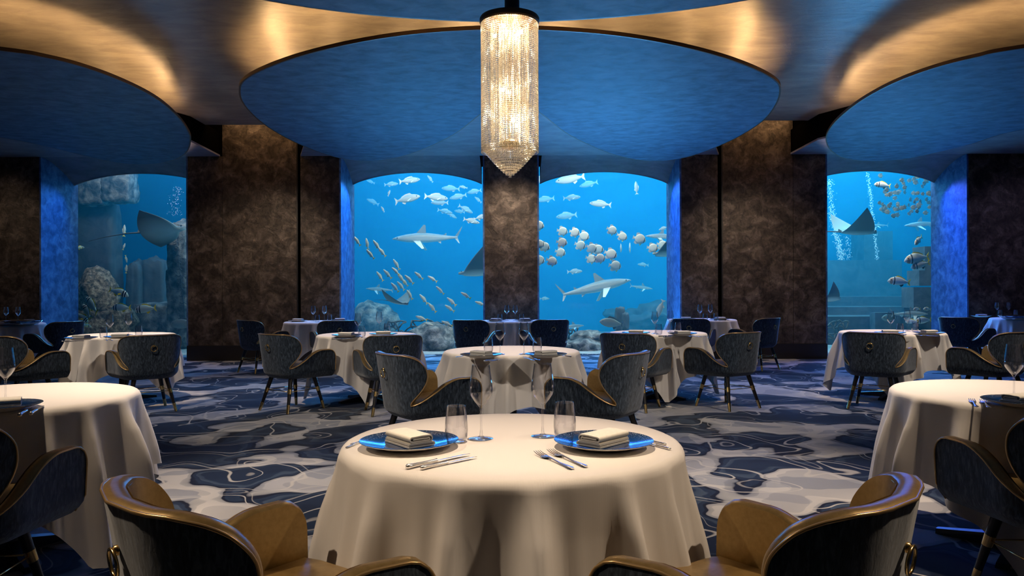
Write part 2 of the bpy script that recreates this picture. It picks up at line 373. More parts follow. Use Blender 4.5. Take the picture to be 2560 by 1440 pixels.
# arched hoods in the window heads: curved sheets falling from the soffit to the glass
for i, (a, b) in enumerate(WIN):
    ia = .03 + (.055 if i == 2 else 0); ib = .03 + (.055 if i == 1 else 0)
    rows = []; n = 24; a2, b2 = a+ia, b-ib
    for j in range(9):
        t = j/8; r = []
        for k in range(n+1):
            u = k/n; arch = 3.262+.225*(1-(2*u-1)**2)**.85
            yy = YW+.02+(14.52-YW)*t; zz = ZS+(arch-ZS)*(t**1.7)
            r.append((a2+(b2-a2)*u, yy, zz))
        rows.append(r)
    m = MB().grid(rows)
    m.grid([[(x, 14.52, z) for x, y, z in rows[-1]], [(x, 14.56, z) for x, y, z in rows[-1]], [(x, 14.56, 4.2) for x, y, z in rows[-1]]])
    m.grid([[(x, 14.56, 4.2) for x, y, z in rows[-1]], [(x, YW+.02, 4.2) for x, y, z in rows[-1]]])
    m.build('window_hood', 'hood_plaster_shaded', wall, 50)
# panes
for i, (a, b) in enumerate(WIN):
    structure(MB().box(a+.005, b-.005, YG, YG+.012, .0, 3.62).build('window_%d' % (i+1), 'pane_glass'))
# ------------------------------------------------------------------ ceiling discs
def outline_px(pts, z=ZD): return [tuple(PZ(x, y, z)[:2]) for x, y in pts]
def disc(label, pts, cov=None, lip=.115):
    ol = smooth_closed(pts, 8); ol = [p[:2] for p in ol]; n = len(ol)
    o = thing('ceiling_disc', label, 'ceiling panel', (0, 0, ZD))
    cxm = sum(p[0] for p in ol)/n; cym = sum(p[1] for p in ol)/n
    loc = o.location = (cxm, cym, ZD); L = [(x-cxm, y-cym) for x, y in ol]
    i1 = inset(L, .02)
    i4 = inset(L, .15); m = MB(); m.grid([[(x, y, z) for x, y in q] for q, z in ((i1, 0), (i1, .004), (i4, .004), (i4, .034))], True); nn = len(L)
    m.f.append(tuple(range(nn))); m.f.append(tuple(3*nn+k for k in range(nn))); m.build('panel', 'blue_plaster', o, 40)
    m = MB(); m.grid([[(x, y, z) for x, y in q] for q, z in ((i1, .0), (L, .0), (L, .036), (i1, .036), (i1, 0))], True)
    m.build('edge_band', 'bronze_edge', o, 40)
    i5, i6 = inset(L, .30), inset(L, .312)
    m = MB().grid([[(x, y, z) for x, y in q] for q, z in ((i5, .034), (i5, lip), (i6, lip), (i6, .034))], True); m.build('upstand', 'bronze_edge', o, 40)
    far = set(k for k in range(n) if not (cov is None or cov(*ol[k])))
    for d0, em, near in ((.33, 'cove_led', True), (1.0, 'cove_led_mid', True), (.06, 'cove_led_dim', False)):
        i2, i3 = inset(L, d0), inset(L, d0+.03); runs = []; m = None
        for k in range(n):
            k2 = (k+1) % n; ok = ((k not in far and k2 not in far) if near else (k in far or k2 in far))
            if ok and m is None: m = MB(); runs.append(m)
            if not ok: m = None; continue
            z = .036 if near else .008
            m.add([(*i2[k], z), (*i2[k2], z), (*i3[k2], z), (*i3[k], z)], [(0, 1, 2, 3)])
        if len(runs) > 1 and (0 not in far if near else 0 in far):
            last = runs.pop(); off = len(runs[0].v); runs[0].add(last.v, last.f)
        for m in runs: m.build('cove_light', em, o, None, 1e-4)
    return o
cpx = [(1278, 73), (1120, 78), (980, 92), (850, 115), (740, 143), (660, 172), (612, 198), (597, 222), (606, 258), (645, 300), (700, 337), (760, 366), (830, 391), (895, 402), (960, 400),
       (1030, 384), (1100, 355), (1150, 327), (1205, 284), (1278, 238)]
center = cpx + [(1278+(1278-x)*(0.99 if y < 260 else 1.0), y+(1 if y < 200 else 0)) for x, y in cpx[1:-1][::-1]]
disc('large round blue plaster ceiling disc in the middle, behind the chandelier', outline_px(center), lambda x, y: y < 10.6, .082)
top = [(0, 6.40), (-.62, 6.34), (-1.25, 6.19), (-1.85, 5.93), (-2.5, 5.5), (-3.0, 4.9), (-3.3, 4.2), (-3.4, 3.4), (-3.2, 2.5), (-2.7, 1.7), (-1.9, 1.1), (-1, .75), (0, .65)]
disc('blue plaster ceiling disc cut by the top edge of the picture', top+[(-x, y) for x, y in top[1:-1][::-1]], lambda x, y: y > 3.2)
lpx = [(0, 126), (110, 143), (210, 168), (310, 205), (390, 246), (440, 287), (468, 322), (478, 350), (466, 382), (430, 402), (370, 411), (300, 408), (215, 391), (125, 369), (0, 344)]
lp = outline_px(lpx); lp += [(-8.4, 9.6), (-9.6, 8.6), (-9.9, 7.4), (-9.0, 6.4), (-7.6, 6.1), (-6.2, 6.35)]
disc('dark blue round ceiling disc at the left over the ray window', lp, lambda x, y: y < 11.5)
rpx = [(2560-6, 121), (2440, 143), (2335, 170), (2235, 207), (2155, 250), (2103, 290), (2074, 322), (2064, 350), (2078, 378), (2115, 397), (2180, 403), (2260, 398), (2340, 382), (2430, 360), (2556, 325)]
rp = outline_px(rpx); rp += [(8.4, 9.4), (9.6, 8.6), (9.9, 7.4), (9.0, 6.4), (7.6, 6.1), (6.2, 6.3)]
disc('bright blue round ceiling disc at the right over the bubble window', rp, lambda x, y: y < 11.5)
# ------------------------------------------------------------------ chandelier
def chandelier():
    Y = 5.3; x = (1276-CX)/FPX*Y; top_z = 3.135; R = .196
    o = thing('chandelier', 'tall cylindrical crystal chandelier with brass ring and cone of beads', 'chandelier', (x, Y, top_z))
    MB().tube([(.018, 0, .0), (.018, 0, ZD-top_z-.001)], .052, 20).build('stem', 'black_wood', o, 40)
    MB().lathe([(.0, .005), (R+.006, .005), (R+.012, -.005), (R+.012, -.03), (R+.004, -.04), (R-.004, -.04), (R-.006, -.01), (0, -.01)], 64).build('ring', 'bronze_edge', o, 35)
    # one strand of beads, shared
    bead = MB(); L = .905; pitch = .0135; nb = int(L/pitch)
    def beadat(m, x, y, z, r):
        v = []; 
        for zz, rr in ((-.62, .55), (0, 1), (.62, .55)):
            for k in range(5): v.append((x+r*rr*math.cos(2*PI*k/5), y+r*rr*math.sin(2*PI*k/5), z+r*zz))
        f = [(k, (k+1) % 5, 5+(k+1) % 5, 5+k) for k in range(5)]+[(5+k, 5+(k+1) % 5, 10+(k+1) % 5, 10+k) for k in range(5)]
        f += [(4, 3, 2, 1, 0), (10, 11, 12, 13, 14)]
        m.add(v, f)
    for k in range(nb): beadat(bead, 0, 0, -.042-k*pitch, .0062)
    me = bead.mesh('strand', 'crystal')
    n = 84
    for k in range(n):
        a = 2*PI*k/n; s = link('bead_strand', me, o); s.location = (R*math.cos(a), R*math.sin(a), 0); s.rotation_euler = (0, 0, a)
    for q, (rr, cnt) in enumerate(((.13, 36), (.07, 18))):
        for k in range(cnt):
            a = 2*PI*(k+.5)/cnt; s = link('inner_strand', me, o); s.location = (rr*math.cos(a), rr*math.sin(a), 0)
    zb = -.042-nb*pitch
    for q in range(13):                     # bottom cone: tiers of beads
        t = q/12; r = (R-.012)*(1-t)**.85+.006; z = zb+.045-t*.19
        m = MB(); cnt = max(6, int(2*PI*r/.0135))
        for k in range(cnt):
            a = 2*PI*(k+.5*(q % 2))/cnt; beadat(m, r*math.cos(a), r*math.sin(a), z, .0066); beadat(m, r*math.cos(a), r*math.sin(a), z-.0125, .0060)
        m.build('bead_tier', 'crystal', o)
    MB().tube([(0, 0, -.04), (0, 0, zb+.05)], .006, 10).build('centre_rod', 'brass', o, 40)
    MB().lathe([(.058, zb+.09), (.066, zb+.085), (.066, zb+.05), (.058, zb+.045)], 32, close=True).build('lower_band', 'brass', o, 40)
    for k, (a, z, r) in enumerate(((.9, -.08, .10), (2.6, -.10, .12), (4.3, -.08, .10), (5.5, -.12, .11), (1.6, -.5, .05), (3.6, -.5, .05), (5.2, -.72, .05), (0.4, -.74, .05))):
        b = MB().lathe([(.0, .014), (.008, .011), (.012, 0), (.008, -.011), (0, -.014)], 10).build('bulb', 'bulb', o, 180)
        b.location = (r*math.cos(a), r*math.sin(a), z)
        l = bpy.data.lights.new('bulb_light', 'POINT'); l.energy = 5; l.color = (1, .76, .46); l.shadow_soft_size = .02
        lo = bpy.data.objects.new('bulb_light', l); COL.objects.link(lo); lo.parent = o; lo.location = (r*.6*math.cos(a), r*.6*math.sin(a), z-.03)
chandelier()
# ================================================================== tables
RT, ZT = .56, .747
TD = {1: 'the front table', 2: 'the table behind the front one', 3: 'the farthest centre table by the column', 4: 'the table left of the middle one', 5: 'the table right of the middle one',
      6: 'the far table by the left brown wall', 7: 'the far table by the right brown wall', 8: 'the table before the stingray window', 9: 'the table before the bubble window',
      10: 'the big near table at the left edge', 11: 'the big near table at the right edge', 12: 'the far table in the left corner', 13: 'the far table in the right corner'}
def cloth_mesh(seed, rot, a=.93, n=256):
    rd = random.Random(seed); ph = [rd.uniform(0, 6.28) for _ in range(6)]; rr = .028; rows = []; nf = rd.choice((15, 16, 17))
    for t in (0.001, .3, .6, .85, .95): rows.append([( (RT-rr)*t*math.cos(2*PI*k/n), (RT-rr)*t*math.sin(2*PI*k/n), ZT) for k in range(n)])
    NU = 30
    for u in range(NU+1):
        row = []
        for k in range(n):
            th = 2*PI*k/n; al = th-rot
            Lq = min(a/max(abs(math.cos(al)), abs(math.sin(al))), a*1.36)-RT+rr
            q = Lq*(u/NU)**1.15
            arc = rr*PI/2
            if q < arc: r = RT-rr+rr*math.sin(q/rr); z = ZT-rr+rr*math.cos(q/rr); drop = 0
            else: drop = q-arc; r = RT; z = ZT-rr-drop*.985
            f1 = nf*th+ph[0]+1.3*math.sin(2*th+ph[1])+.7*math.sin(5*th+ph[4]); am = .75+.35*math.sin(3*th+ph[3])+.2*math.sin(7*th+ph[5])
            F = am*(.62*math.cos(f1)+.26*math.cos(2*f1)+.10*math.cos(3*f1))+.12*math.sin((nf+9)*th+ph[2])
            k2 = min(1, drop/.30); k2 = k2*k2*(3-2*k2)
            kk = min(1, max(0, q-arc*.3)/.16)
            r += .16*drop*(.75+.25*k2)+(.027*kk+.045*k2)*F
            if z < .012: r += (.012-z)*.6; z = .012+.004*math.sin(7*th)
            row.append((r*math.cos(th), r*math.sin(th), z))
        rows.append(row)
    m = MB().grid(rows, True); m.f.append(tuple(range(n)))
    return m.mesh('tablecloth', 'linen', 180)
CR = {1: .0, 2: .25, 3: .3, 4: 1.0, 5: .75, 6: .3, 7: .5, 8: .45, 9: .35, 10: .3, 11: .25, 12: .2, 13: .6}
tproto = None
for n, (x, y) in TABLES.items():
    if tproto is None:
        tproto = t = thing('round_table', '', 'table', (x, y, 0), 0, 'round dining tables')
        MB().lathe([(0, ZT-.035), (RT-.035, ZT-.035), (RT-.03, ZT-.03), (RT-.03, ZT-.008), (0, ZT-.008)], 48).build('tabletop', 'black_wood', t, 40)
        MB().lathe([(.06, .04), (.045, .12), (.04, .6), (.07, ZT-.036)], 24).build('pedestal', 'black_wood', t, 40)
        for k in range(4):
            b = MB().add([(0.02, -.035, 0), (.36, -.025, 0), (.36, .025, 0), (.02, .035, 0), (.02, -.03, .07), (.36, -.02, .025), (.36, .02, .025), (.02, .03, .07)],
                         [(0, 1, 2, 3), (4, 5, 6, 7), (0, 1, 5, 4), (1, 2, 6, 5), (2, 3, 7, 6), (3, 0, 4, 7)]).build('foot', 'black_wood', t)
            b.rotation_euler = (0, 0, PI/4+k*PI/2)
        index_kids(t)
    else:
        t = dup(tproto); t.location = (x, y, 0)
    t['label'] = 'black pedestal table under the cloth, '+TD[n]
    c = link('tablecloth', cloth_mesh(100+n, CR[n])); c.location = (x, y, 0)
    tag(c, 'white square linen cloth draped over '+TD[n], 'tablecloth', 'white tablecloths')
# ================================================================== chairs
def chair_proto():
    o = thing('dining_chair', '', 'chair', (0, 0, 0), 0, 'velvet dining chairs')
    FL, RA, YC = .09, .19, -.07           # flat half back, corner radius, arc centre
    SA = FL+RA*PI/2; SE = SA+.33; SN, ZN, Z0, ZTOP = .215, .450, .345, .797; T = .052
    def plan(s):
        a = abs(s); sg = 1 if s >= 0 else -1
        if a <= FL: return (sg*a, YC-RA), (0, -1)
        if a <= SA: q = (a-FL)/RA; return (sg*(FL+RA*math.sin(q)), YC-RA*math.cos(q)), (sg*math.sin(q), -math.cos(q))
        return (sg*(FL+RA), YC+(a-SA)), (sg, 0)
    def S(s, z, inn=0.0):
        (px, py), (nx, ny) = plan(s); h = z-Z0; back = max(0, 1-abs(s)/.45)
        off = .05*h*(1-back)+.20*h*back+.055*max(0, (abs(s)-.33)/(SE-.33))**1.3
        if h < .07: off -= .05*(1-h/.07)**2
        return (px+nx*(off-inn), py+ny*(off-inn), z)
    WB = [(ZN, SN), (.50, .222), (.53, .245), (.57, .276), (.61, .300), (.65, .316), (.69, .322), (.73, .318), (.76, .307), (.79, .287), (.81, .268), (.828, .240), (.838, .212), (ZTOP, .18)]
    WB = [(.45+(z-.475)*.347/.37, w) for z, w in WB[:-1]]+[(ZTOP, .18)]; WB[0] = (ZN, SN); ww = []
    for i in range(len(WB)-1):
        q = [Vector(WB[max(0, min(len(WB)-1, i+k-1))]) for k in range(4)]
        for s_ in (0, .34, .67): ww.append(tuple(.5*((2*q[1])+(-q[0]+q[2])*s_+(2*q[0]-5*q[1]+4*q[2]-q[3])*s_*s_+(-q[0]+3*q[1]-3*q[2]+q[3])*s_**3)))
    WB = ww+[WB[-1]]
    def wb_(z):
        for (z0, w0), (z1, w1) in zip(WB, WB[1:]):
            if z <= z1: return w0+(w1-w0)*(z-z0)/(z1-z0)
        return WB[-1][1]
    def za(s):
        t = (s-SN)/(SE-SN)
        k = min(1, t/.70); z = ZN+.175*(k*k*(3-2*k))**.85
        if t > .86: q = (t-.86)/.14; z -= .085*(1-math.sqrt(max(0, 1-q*q)))
        return z
    NB = 8; zl = [Z0+(ZN-Z0)*j/NB for j in range(NB+1)]+[w[0] for w in WB[1:]]
    NU = 20
    def bk(inn):
        return [[S(u, z, inn) for u in [(-1+2*i/NU)*(SN if z <= ZN+1e-6 else wb_(z)) for i in range(NU+1)]] for z in zl]
    NS = 22; sl = [SN+(SE-SN)*(i/NS) for i in range(NS+1)]
    sl = sl[:-1]+[SN+(SE-SN)*q for q in (.97, .985, .995, 1.0)]
    def arm(sg, inn): return [[S(sg*s, Z0+(za(s)-Z0)*j/NB, inn) for s in sl] for j in range(NB+1)]
    m = MB().grid(bk(0)).grid(arm(1, 0)).grid(arm(-1, 0)); m.build('outer_shell', 'velvet', o, 60, 1e-4)
    m = MB().grid(bk(T)[3:]).grid([r for r in arm(1, T)[3:]]).grid([r for r in arm(-1, T)[3:]]); 
    # padded leather lip between outer and inner skins, following the outline
    def outl():
        L = []
        for s in sl[::-1]: L.append((s, za(s)))                      # right arm front -> notch
        for z, w in WB[1:]: L.append((w, z))
        for i in range(1, 10): L.append((WB[-1][1]*(1-2*i/10), ZTOP))
        for z, w in WB[::-1][:-1]: L.append((-w, z))
        for s in sl: L.append((-s, za(s)))
        return L
    ol = [(SE, Z0+.01), (SE, .42), (SE, .48)]+outl()+[(-SE, .48), (-SE, .42), (-SE, Z0+.01)]
    def nrm(i):
        a, b = ol[max(0, i-1)], ol[min(len(ol)-1, i+1)]; tx, tz = b[0]-a[0], b[1]-a[1]; l = math.hypot(tx, tz) or 1
        return tz/l, -tx/l
    rows = []
    for f, bul in ((0, 0), (.15, .005), (.4, .008), (.7, .006), (.95, -.002), (1.0, -.010)):
        r = []
        for i, (s, z) in enumerate(ol):
            nx, nz_ = nrm(i); r.append(S(s+nx*bul, z+nz_*bul, T*f))
        rows.append(r)
    m.grid(rows); m.build('leather_lining', 'leather', o, 60, 1e-4)
    MB().tube([S(s, z, -.001) for s, z in ol], .0042, 6).build('piping', 'gold_piping', o, 180)
    # seat and base
    pl = [S(s, .41, T*.8)[:2] for s in [-SE+2*SE*i/60 for i in range(61)]]
    pl += [(.24, .285), (.12, .31), (0, .315), (-.12, .31), (-.24, .285)]
    def sc(q, dz): return [(x*q, -.01+(y+.01)*q, dz) for x, y in pl]
    MB().grid([sc(1, .385), sc(1.0, .43), sc(.985, .452), sc(.94, .465), sc(.7, .474), sc(.3, .478), sc(.001, .478)], True).build('seat', 'leather', o, 60)
    pb = [S(s, Z0, .0)[:2] for s in [-SE+2*SE*i/60 for i in range(61)]]+[(.2, .275), (0, .29), (-.2, .275)]
    m = MB().grid([[(x*q, y*q, z) for x, y in pb] for q, z in ((.02, Z0-.004), (.97, Z0-.002), (1, Z0+.004), (1.0, .392))], True)
    m.build('seat_base', 'velvet', o, 60)
    for sx in (-1, 1):
        for sy in (-1, 1):
            a = Vector((sx*.155, -.02+sy*.15, Z0-.003)); b = Vector((sx*.225, -.03+sy*.235, 0)); at = lambda z: a+(b-a)*((a.z-z)/a.z)
            rad = lambda z: .013+.011*z/a.z
            leg = MB().tube([a, at(.2), b+Vector((0, 0, .001))], [rad(a.z), rad(.2), rad(0)], 12).build('leg', 'black_wood', o, 40)
            MB().tube([at(.235), at(.19)], [rad(.235)+.0015, rad(.19)+.0015], 12).build('collar', 'brass', leg, 40)
            MB().tube([at(.085), b+Vector((0, 0, .0005))], [rad(.085)+.0015, rad(0)+.0012], 12).build('ferrule', 'brass', leg, 40)
    def foot(sx, sy, z):
        a = Vector((sx*.155, -.02+sy*.15, Z0)); b = Vector((sx*.225, -.03+sy*.235, 0)); return a+(b-a)*((a.z-z)/a.z)
    for p, q in (((-1, -1), (1, -1)), ((-1, -1), (-1, 1)), ((1, -1), (1, 1)), ((-1, 1), (1, 1))):
        MB().tube([foot(*p, .213), foot(*q, .213)], .004, 6).build('stretcher', 'brass', o, 180)
    zr = .69; y0 = S(0, zr)[1]
    k = MB().lathe([(0, .014), (.011, .008), (.012, 0), (0, 0)], 12).build('ring_mount', 'brass', o, 60); k.location = (0, S(0, zr)[1]-.001, zr); k.rotation_euler = (PI/2, 0, 0)
    rg = MB().tube([(.03*math.sin(2*PI*i/28), 0, -.03+.03*math.cos(2*PI*i/28)) for i in range(28)], .0042, 8, True).build('ring_pull', 'brass', o, 180)
    rg.location = (0, y0-.014, zr+.004); rg.rotation_euler = (.12, 0, 0)
    index_kids(o); return o
ch0 = chair_proto()
def facing(x, y, tx, ty): return math.atan2(ty-y, tx-x)-PI/2
CH = [  # x, y, table it faces, twist in degrees, label
    (-.60, 1.85, 1, None, 'big near chair at the lower left, gold leather inside showing'),
    (.60, 1.85, 1, None, 'big near chair at the lower right, gold leather inside showing'),
    (-0.62, 5.5, 2, -15, 'left chair at the table behind the front one, back towards us'),
    (0.64, 5.5, 2, 15, 'right chair at the table behind the front one, back towards us'),
    (-0.54, 11.45, 3, 14, 'dark left chair at the farthest centre table by the column'),
    (0.53, 11.45, 3, -20, 'dark right chair at the farthest centre table by the column'),
    (-2.28, 7.98, 4, 12, 'left chair at the table left of the middle one, ring showing'),
    (-1.24, 7.78, 4, -7, 'right chair at the table left of the middle one, half hidden'),
    (1.27, 7.95, 5, 0, 'left chair at the table right of the middle one, half hidden'),
    (2.26, 8.03, 5, -8, 'right chair at the table right of the middle one, full legs showing'),
    (-3.82, 11.62, 6, 21, 'small far chair standing alone against the left brown wall'),
    (-2.62, 11.35, 6, -7, 'black-looking far chair before the far left table, near the shark window'),
    (2.76, 11.65, 7, 5, 'black-looking far chair before the far right table, beside the blue jamb'),
    (3.78, 11.75, 7, -6, 'small far chair standing before the right brown wall'),
    (-5.02, 7.85, 8, 8, 'side-on chair at the left edge, tan lining showing, by the ray window table'),
    (-3.8, 7.92, 8, -3, 'chair with its back to us before the ray window table'),
    (3.8, 7.92, 9, 0, 'chair with its back to us before the bubble window table'),
    (4.98, 7.9, 9, -10, 'side-on chair at the right edge, tan lining showing, by the bubble window table'),
    (-2.05, 2.80, 10, -18, 'very dark near chair cut off by the left edge of the picture'),
    (2.13, 2.95, 11, 22, 'very dark near chair cut off by the right edge of the picture'),
    (-6.72, 11.25, 12, 0, 'black-looking chair in the far left corner before the blue jamb'),
    (7.0, 11.75, 13, 10, 'black-looking chair in the far right corner before the blue jamb')]
for i, (x, y, t, tw, lab) in enumerate(CH):
    c = ch0 if i == 0 else dup(ch0)
    tx, ty = TABLES[t]
    if tw is None: rz = math.atan2(.67, .74)-PI/2 if x < 0 else -(math.atan2(.67, .74)-PI/2)
    else: rz = facing(x, y, tx, ty)+math.radians(tw)
    c.location = (x, y, 0); c.rotation_euler = (0, 0, rz); c['label'] = 'blue-grey velvet '+lab
# ================================================================== tableware
def wine_mesh():
    p = [(0, .004), (.012, .004), (.036, .0015), (.040, .0025), (.036, .004), (.012, .007), (.0048, .014), (.0036, .04), (.0034, .085), (.0045, .104), (.010, .112), (.022, .126), (.035, .146),
         (.0385, .160), (.0385, .172), (.036, .195), (.0325, .220), (.0292, .2465), (.0282, .2465), (.0314, .220), (.0349, .195), (.0373, .172), (.0373, .160), (.034, .147), (.021, .1285), (.008, .115), (0, .112)]
    return MB().lathe(p, 40).mesh('wine_glass', 'table_glass', 60)
def tumbler_mesh():
    p = [(0, .002), (.024, .0), (.030, .003), (.0355, .016), (.0375, .035), (.0372, .055), (.0345, .085), (.0305, .118), (.0295, .118), (.0333, .085), (.036, .055), (.0363, .035), (.034, .018), (.027, .009), (0, .008)]
    return MB().lathe(p, 40).mesh('tumbler', 'table_glass', 60)
WGM, TUM = wine_mesh(), tumbler_mesh()
def plate_proto():
    o = thing('charger_plate', '', 'plate', (0, 0, 0), 0, 'blue charger plates')
    MB().lathe([(0, .0105), (.085, .0105), (.098, .0125), (.150, .0225), (.1555, .0245), (.1565, .0235)], 64).build('glazed_top', 'plate_glaze', o, 60)
    MB().lathe([(.1565, .0235), (.150, .0195), (.098, .006), (.085, .0), (.078, .0), (.076, .004), (0, .004)], 64).build('underside', 'porcelain', o, 60)
    index_kids(o); return o
def napkin_proto():
    o = thing('folded_napkin', '', 'napkin', (0, 0, 0), 0, 'folded cream napkins')
    def ribbon(path, th, L, bul=.0):
        L2 = L/2; up = []; n = len(path)
        nr = []
        for i in range(n):
            a, b = path[max(0, i-1)], path[min(n-1, i+1)]; tx, tz = b[0]-a[0], b[1]-a[1]; l = math.hypot(tx, tz) or 1; nr.append((-tz/l, tx/l))
        ring = [(p[0]+q[0]*th, p[1]+q[1]*th) for p, q in zip(path, nr)]+[(p[0]-q[0]*th, p[1]-q[1]*th) for p, q in list(zip(path, nr))[::-1]]
        rows = [[(y, x*k, z*(.97 if abs(k-1) > 1e-6 else 1)) for x, z in ring] for y, k in ((-L2, .99), (-L2+.004, 1), (0, 1), (L2-.004, 1), (L2, .99))]
        m = MB().grid(rows, True); k = len(ring); half = k//2
        for b0 in (0, 4*k):
            for i in range(half-1): m.f.append((b0+i, b0+i+1, b0+k-2-i, b0+k-1-i))
        return m
    # lower folded layers
    def arc(cx, cz, r, a0, a1, n=8): return [(cx+r*math.cos(a0+(a1-a0)*i/n), cz+r*math.sin(a0+(a1-a0)*i/n)) for i in range(n+1)]
    low = [(-.046, .003), (.0, .003)]+arc(.044, .0068, .0038, -PI/2, PI/2)+[(0, .0106), (-.044, .0106)]
    ribbon(low, .0026, .150).build('lower_fold', 'napkin_linen', o, 50)
    roll = [(-.030, .0265), (.0, .027), (.020, .0262)]+arc(.026, .0235, .004, PI/2, -PI/2, 6)+[(.0, .0193), (-.032, .0193)]+arc(-.034, .0262, .0069, -PI/2, -3*PI/2, 8)+[(-.02, .0335), (.0, .035), (.024, .0345)]+arc(.029, .0245, .0100, PI/2, -PI/2, 8)+[(0, .0142), (-.040, .0142)]
    ribbon(roll, .0022, .152).build('rolled_fold', 'napkin_linen', o, 50)
    index_kids(o); return o
def fork_mesh():
    m = MB(); hw = [(-.105, .0055), (-.095, .0085), (-.08, .0065), (-.04, .0042), (.0, .0032), (.02, .0034), (.034, .0105), (.048, .0125), (.055, .0125)]
    z = [.003, .004, .004, .003, .005, .006, .0035, .003, .003]
    rows = []
    for (y, w), zz in zip(hw, z): rows.append([(-w, y, zz), (-w*.5, y, zz+.0016), (w*.5, y, zz+.0016), (w, y, zz), (w*.5, y, zz-.0012), (-w*.5, y, zz-.0012)])
    m.grid(rows, True); m.f.append((0, 1, 2, 3, 4, 5)); n0 = len(m.v)-6; m.f.append(tuple(n0+i for i in range(6)))
    for k in range(4):
        x = -.0105+k*.007; m.tube([(x, .054, .003), (x*.95, .078, .0045), (x*.9, .098, .0085)], [.0019, .0017, .0009], 6)
    return m.mesh('fork', 'silver', 50)
def knife_mesh():
    m = MB(); m.tube([(0, -.118, .006), (0, -.114, .006), (0, -.10, .006), (0, -.06, .006), (0, -.015, .006), (0, -.008, .006)], [.004, .0078, .0068, .0055, .0050, .0062], 10)
    rows = []
    for y, a, b in ((-.01, -.0045, .0045), (.02, -.0075, .006), (.06, -.0085, .0065), (.095, -.006, .0065), (.112, .001, .0062), (.118, .005, .006)):
        rows.append([(a, y, .004), ((a+b)/2, y, .0062), (b, y, .0064), ((a+b)/2, y, .0048)])
    m.grid(rows, True)
    return m.mesh('knife', 'silver', 50)
FKM, KNM = fork_mesh(), knife_mesh(); PLP, NAP = plate_proto(), napkin_proto(); used = {'p': False, 'n': False}
ZI = ZT+.0012
SIDE = {-1: 'left', 1: 'right'}
def put(kind, p, rz, label, group, cat, z=0.0):
    me = {'wine_glass': WGM, 'water_tumbler': TUM, 'dinner_fork': FKM, 'dinner_knife': KNM}[kind]
    o = link(kind, me); o.location = (p[0], p[1], ZI+z); o.rotation_euler = (0, 0, rz); tag(o, label, cat, group); return o
def setting(p, n, sd, ang, nap_rot, fk=None, kn=None):
    d = TD[n]; s = SIDE[sd]
    a = PLP if not used['p'] else dup(PLP); used['p'] = True
    a.location = (p[0], p[1], ZI); a['label'] = 'blue glazed charger plate, %s one on %s' % (s, d)
    b = NAP if not used['n'] else dup(NAP); used['n'] = True
    b.location = (p[0], p[1], ZI+.0112); b.rotation_euler = (0, 0, nap_rot); b['label'] = 'folded cream napkin on the %s plate of %s' % (s, d)
def px2(px, py): q = PZ(px, py, ZI); return (q.x, q.y)
R = math.radians
# front table
setting(px2(1023, 1117), 1, -1, 0, R(-52)); setting(px2(1509, 1117), 1, 1, 0, R(46))
# middle table
setting(px2(1203, 893), 2, -1, 0, R(-42)); setting(px2(1365, 892), 2, 1, 0, R(40))
# others
for n, l, r in ((4, (866, 842), (958, 839)), (5, (1590, 836), (1706, 838)), (8, (203, 849), (300, 846)), (9, (2225, 836), (2323, 836))):
    setting(px2(*l), n, -1, 0, R(-15)); setting(px2(*r), n, 1, 0, R(15))
for n, l, r in ((3, (1240, 803), (1312, 803)), (6, (745, 804), (850, 803)), (7, (1715, 800), (1800, 800))):
    setting(px2(*l), n, -1, 0, R(-10)); setting(px2(*r), n, 1, 0, R(10))
setting(px2(0, 1024), 10, 1, 0, R(30)); setting(px2(2558, 1013), 11, -1, 0, R(20)); setting(px2(72, 806), 12, 1, 0, R(5)); setting(px2(2453, 792.5), 13, -1, 0, 0)
GL = [(1, -1, (1203, 1098), (1141, 1104)), (1, 1, (1357, 1092), (1412, 1093)), (2, -1, (1250, 886), (1221, 881)), (2, 1, (1310, 886), (1343, 881)),
      (3, -1, (1267, 801), (1250, 804)), (3, 1, (1288, 801), (1304, 804)), (4, -1, (895, 840), (905, 842)), (4, 1, (948, 832), (968, 834)), (5, -1, (1637, 834), (1647, 837)), (5, 1, (1676, 829), (1695, 832)),
      (6, -1, (783, 803), (793, 806)), (6, 1, (811, 802), (824, 805)), (7, -1, (1750, 800), (1763, 803)), (7, 1, (1776, 799), (1790, 802)), (8, -1, (275, 843), (259, 846)), (8, 1, (322, 837), (347, 841)),
      (9, -1, (2227, 834), (2250, 836)), (9, 1, (2268, 828), (2288, 830)), (12, -1, (15, 806), None), (12, 1, (45, 806), None), (13, -1, (2492, 791.5), (2500, 792.5)), (13, 1, (2521, 791), (2539, 792)), (10, 1, (14, 1008), None), (11, -1, (2535, 999), None)]
for n, sd, w, t in GL:
    put('wine_glass', px2(*w), 0, 'clear stemmed wine glass, %s one on %s' % (SIDE[sd], TD[n]), 'stemmed wine glasses', 'wine glass')
    if t: put('water_tumbler', px2(*t), 0, 'clear stemless water tumbler, %s one on %s' % (SIDE[sd], TD[n]), 'water tumblers', 'tumbler')
def lay(kind, a, b, label):                 # cutlery from handle pixel a to tip pixel b
    p, q = Vector(px2(*a)), Vector(px2(*b)); dv = q-p; L0 = .203 if kind == 'dinner_fork' else .236
    o = put(kind, (p+q)/2, math.atan2(dv.y, dv.x)-PI/2, label, 'silver cutlery', 'fork' if kind == 'dinner_fork' else 'knife')
    k = max(.6, min(1.1, dv.length/L0)); o.scale = (k, k, k); return o
lay('dinner_knife', (1016, 1173), (1172, 1138), 'silver knife nearest the left plate on the front table')
lay('dinner_knife', (1052, 1175), (1190, 1145), 'silver knife farther from the left plate on the front table')
lay('dinner_fork', (866, 1120), (918, 1101), 'silver fork half under the left plate rim on the front table, outer one').location.x -= .0
lay('dinner_fork', (878, 1112), (930, 1094), 'silver fork half under the left plate rim on the front table, inner one')
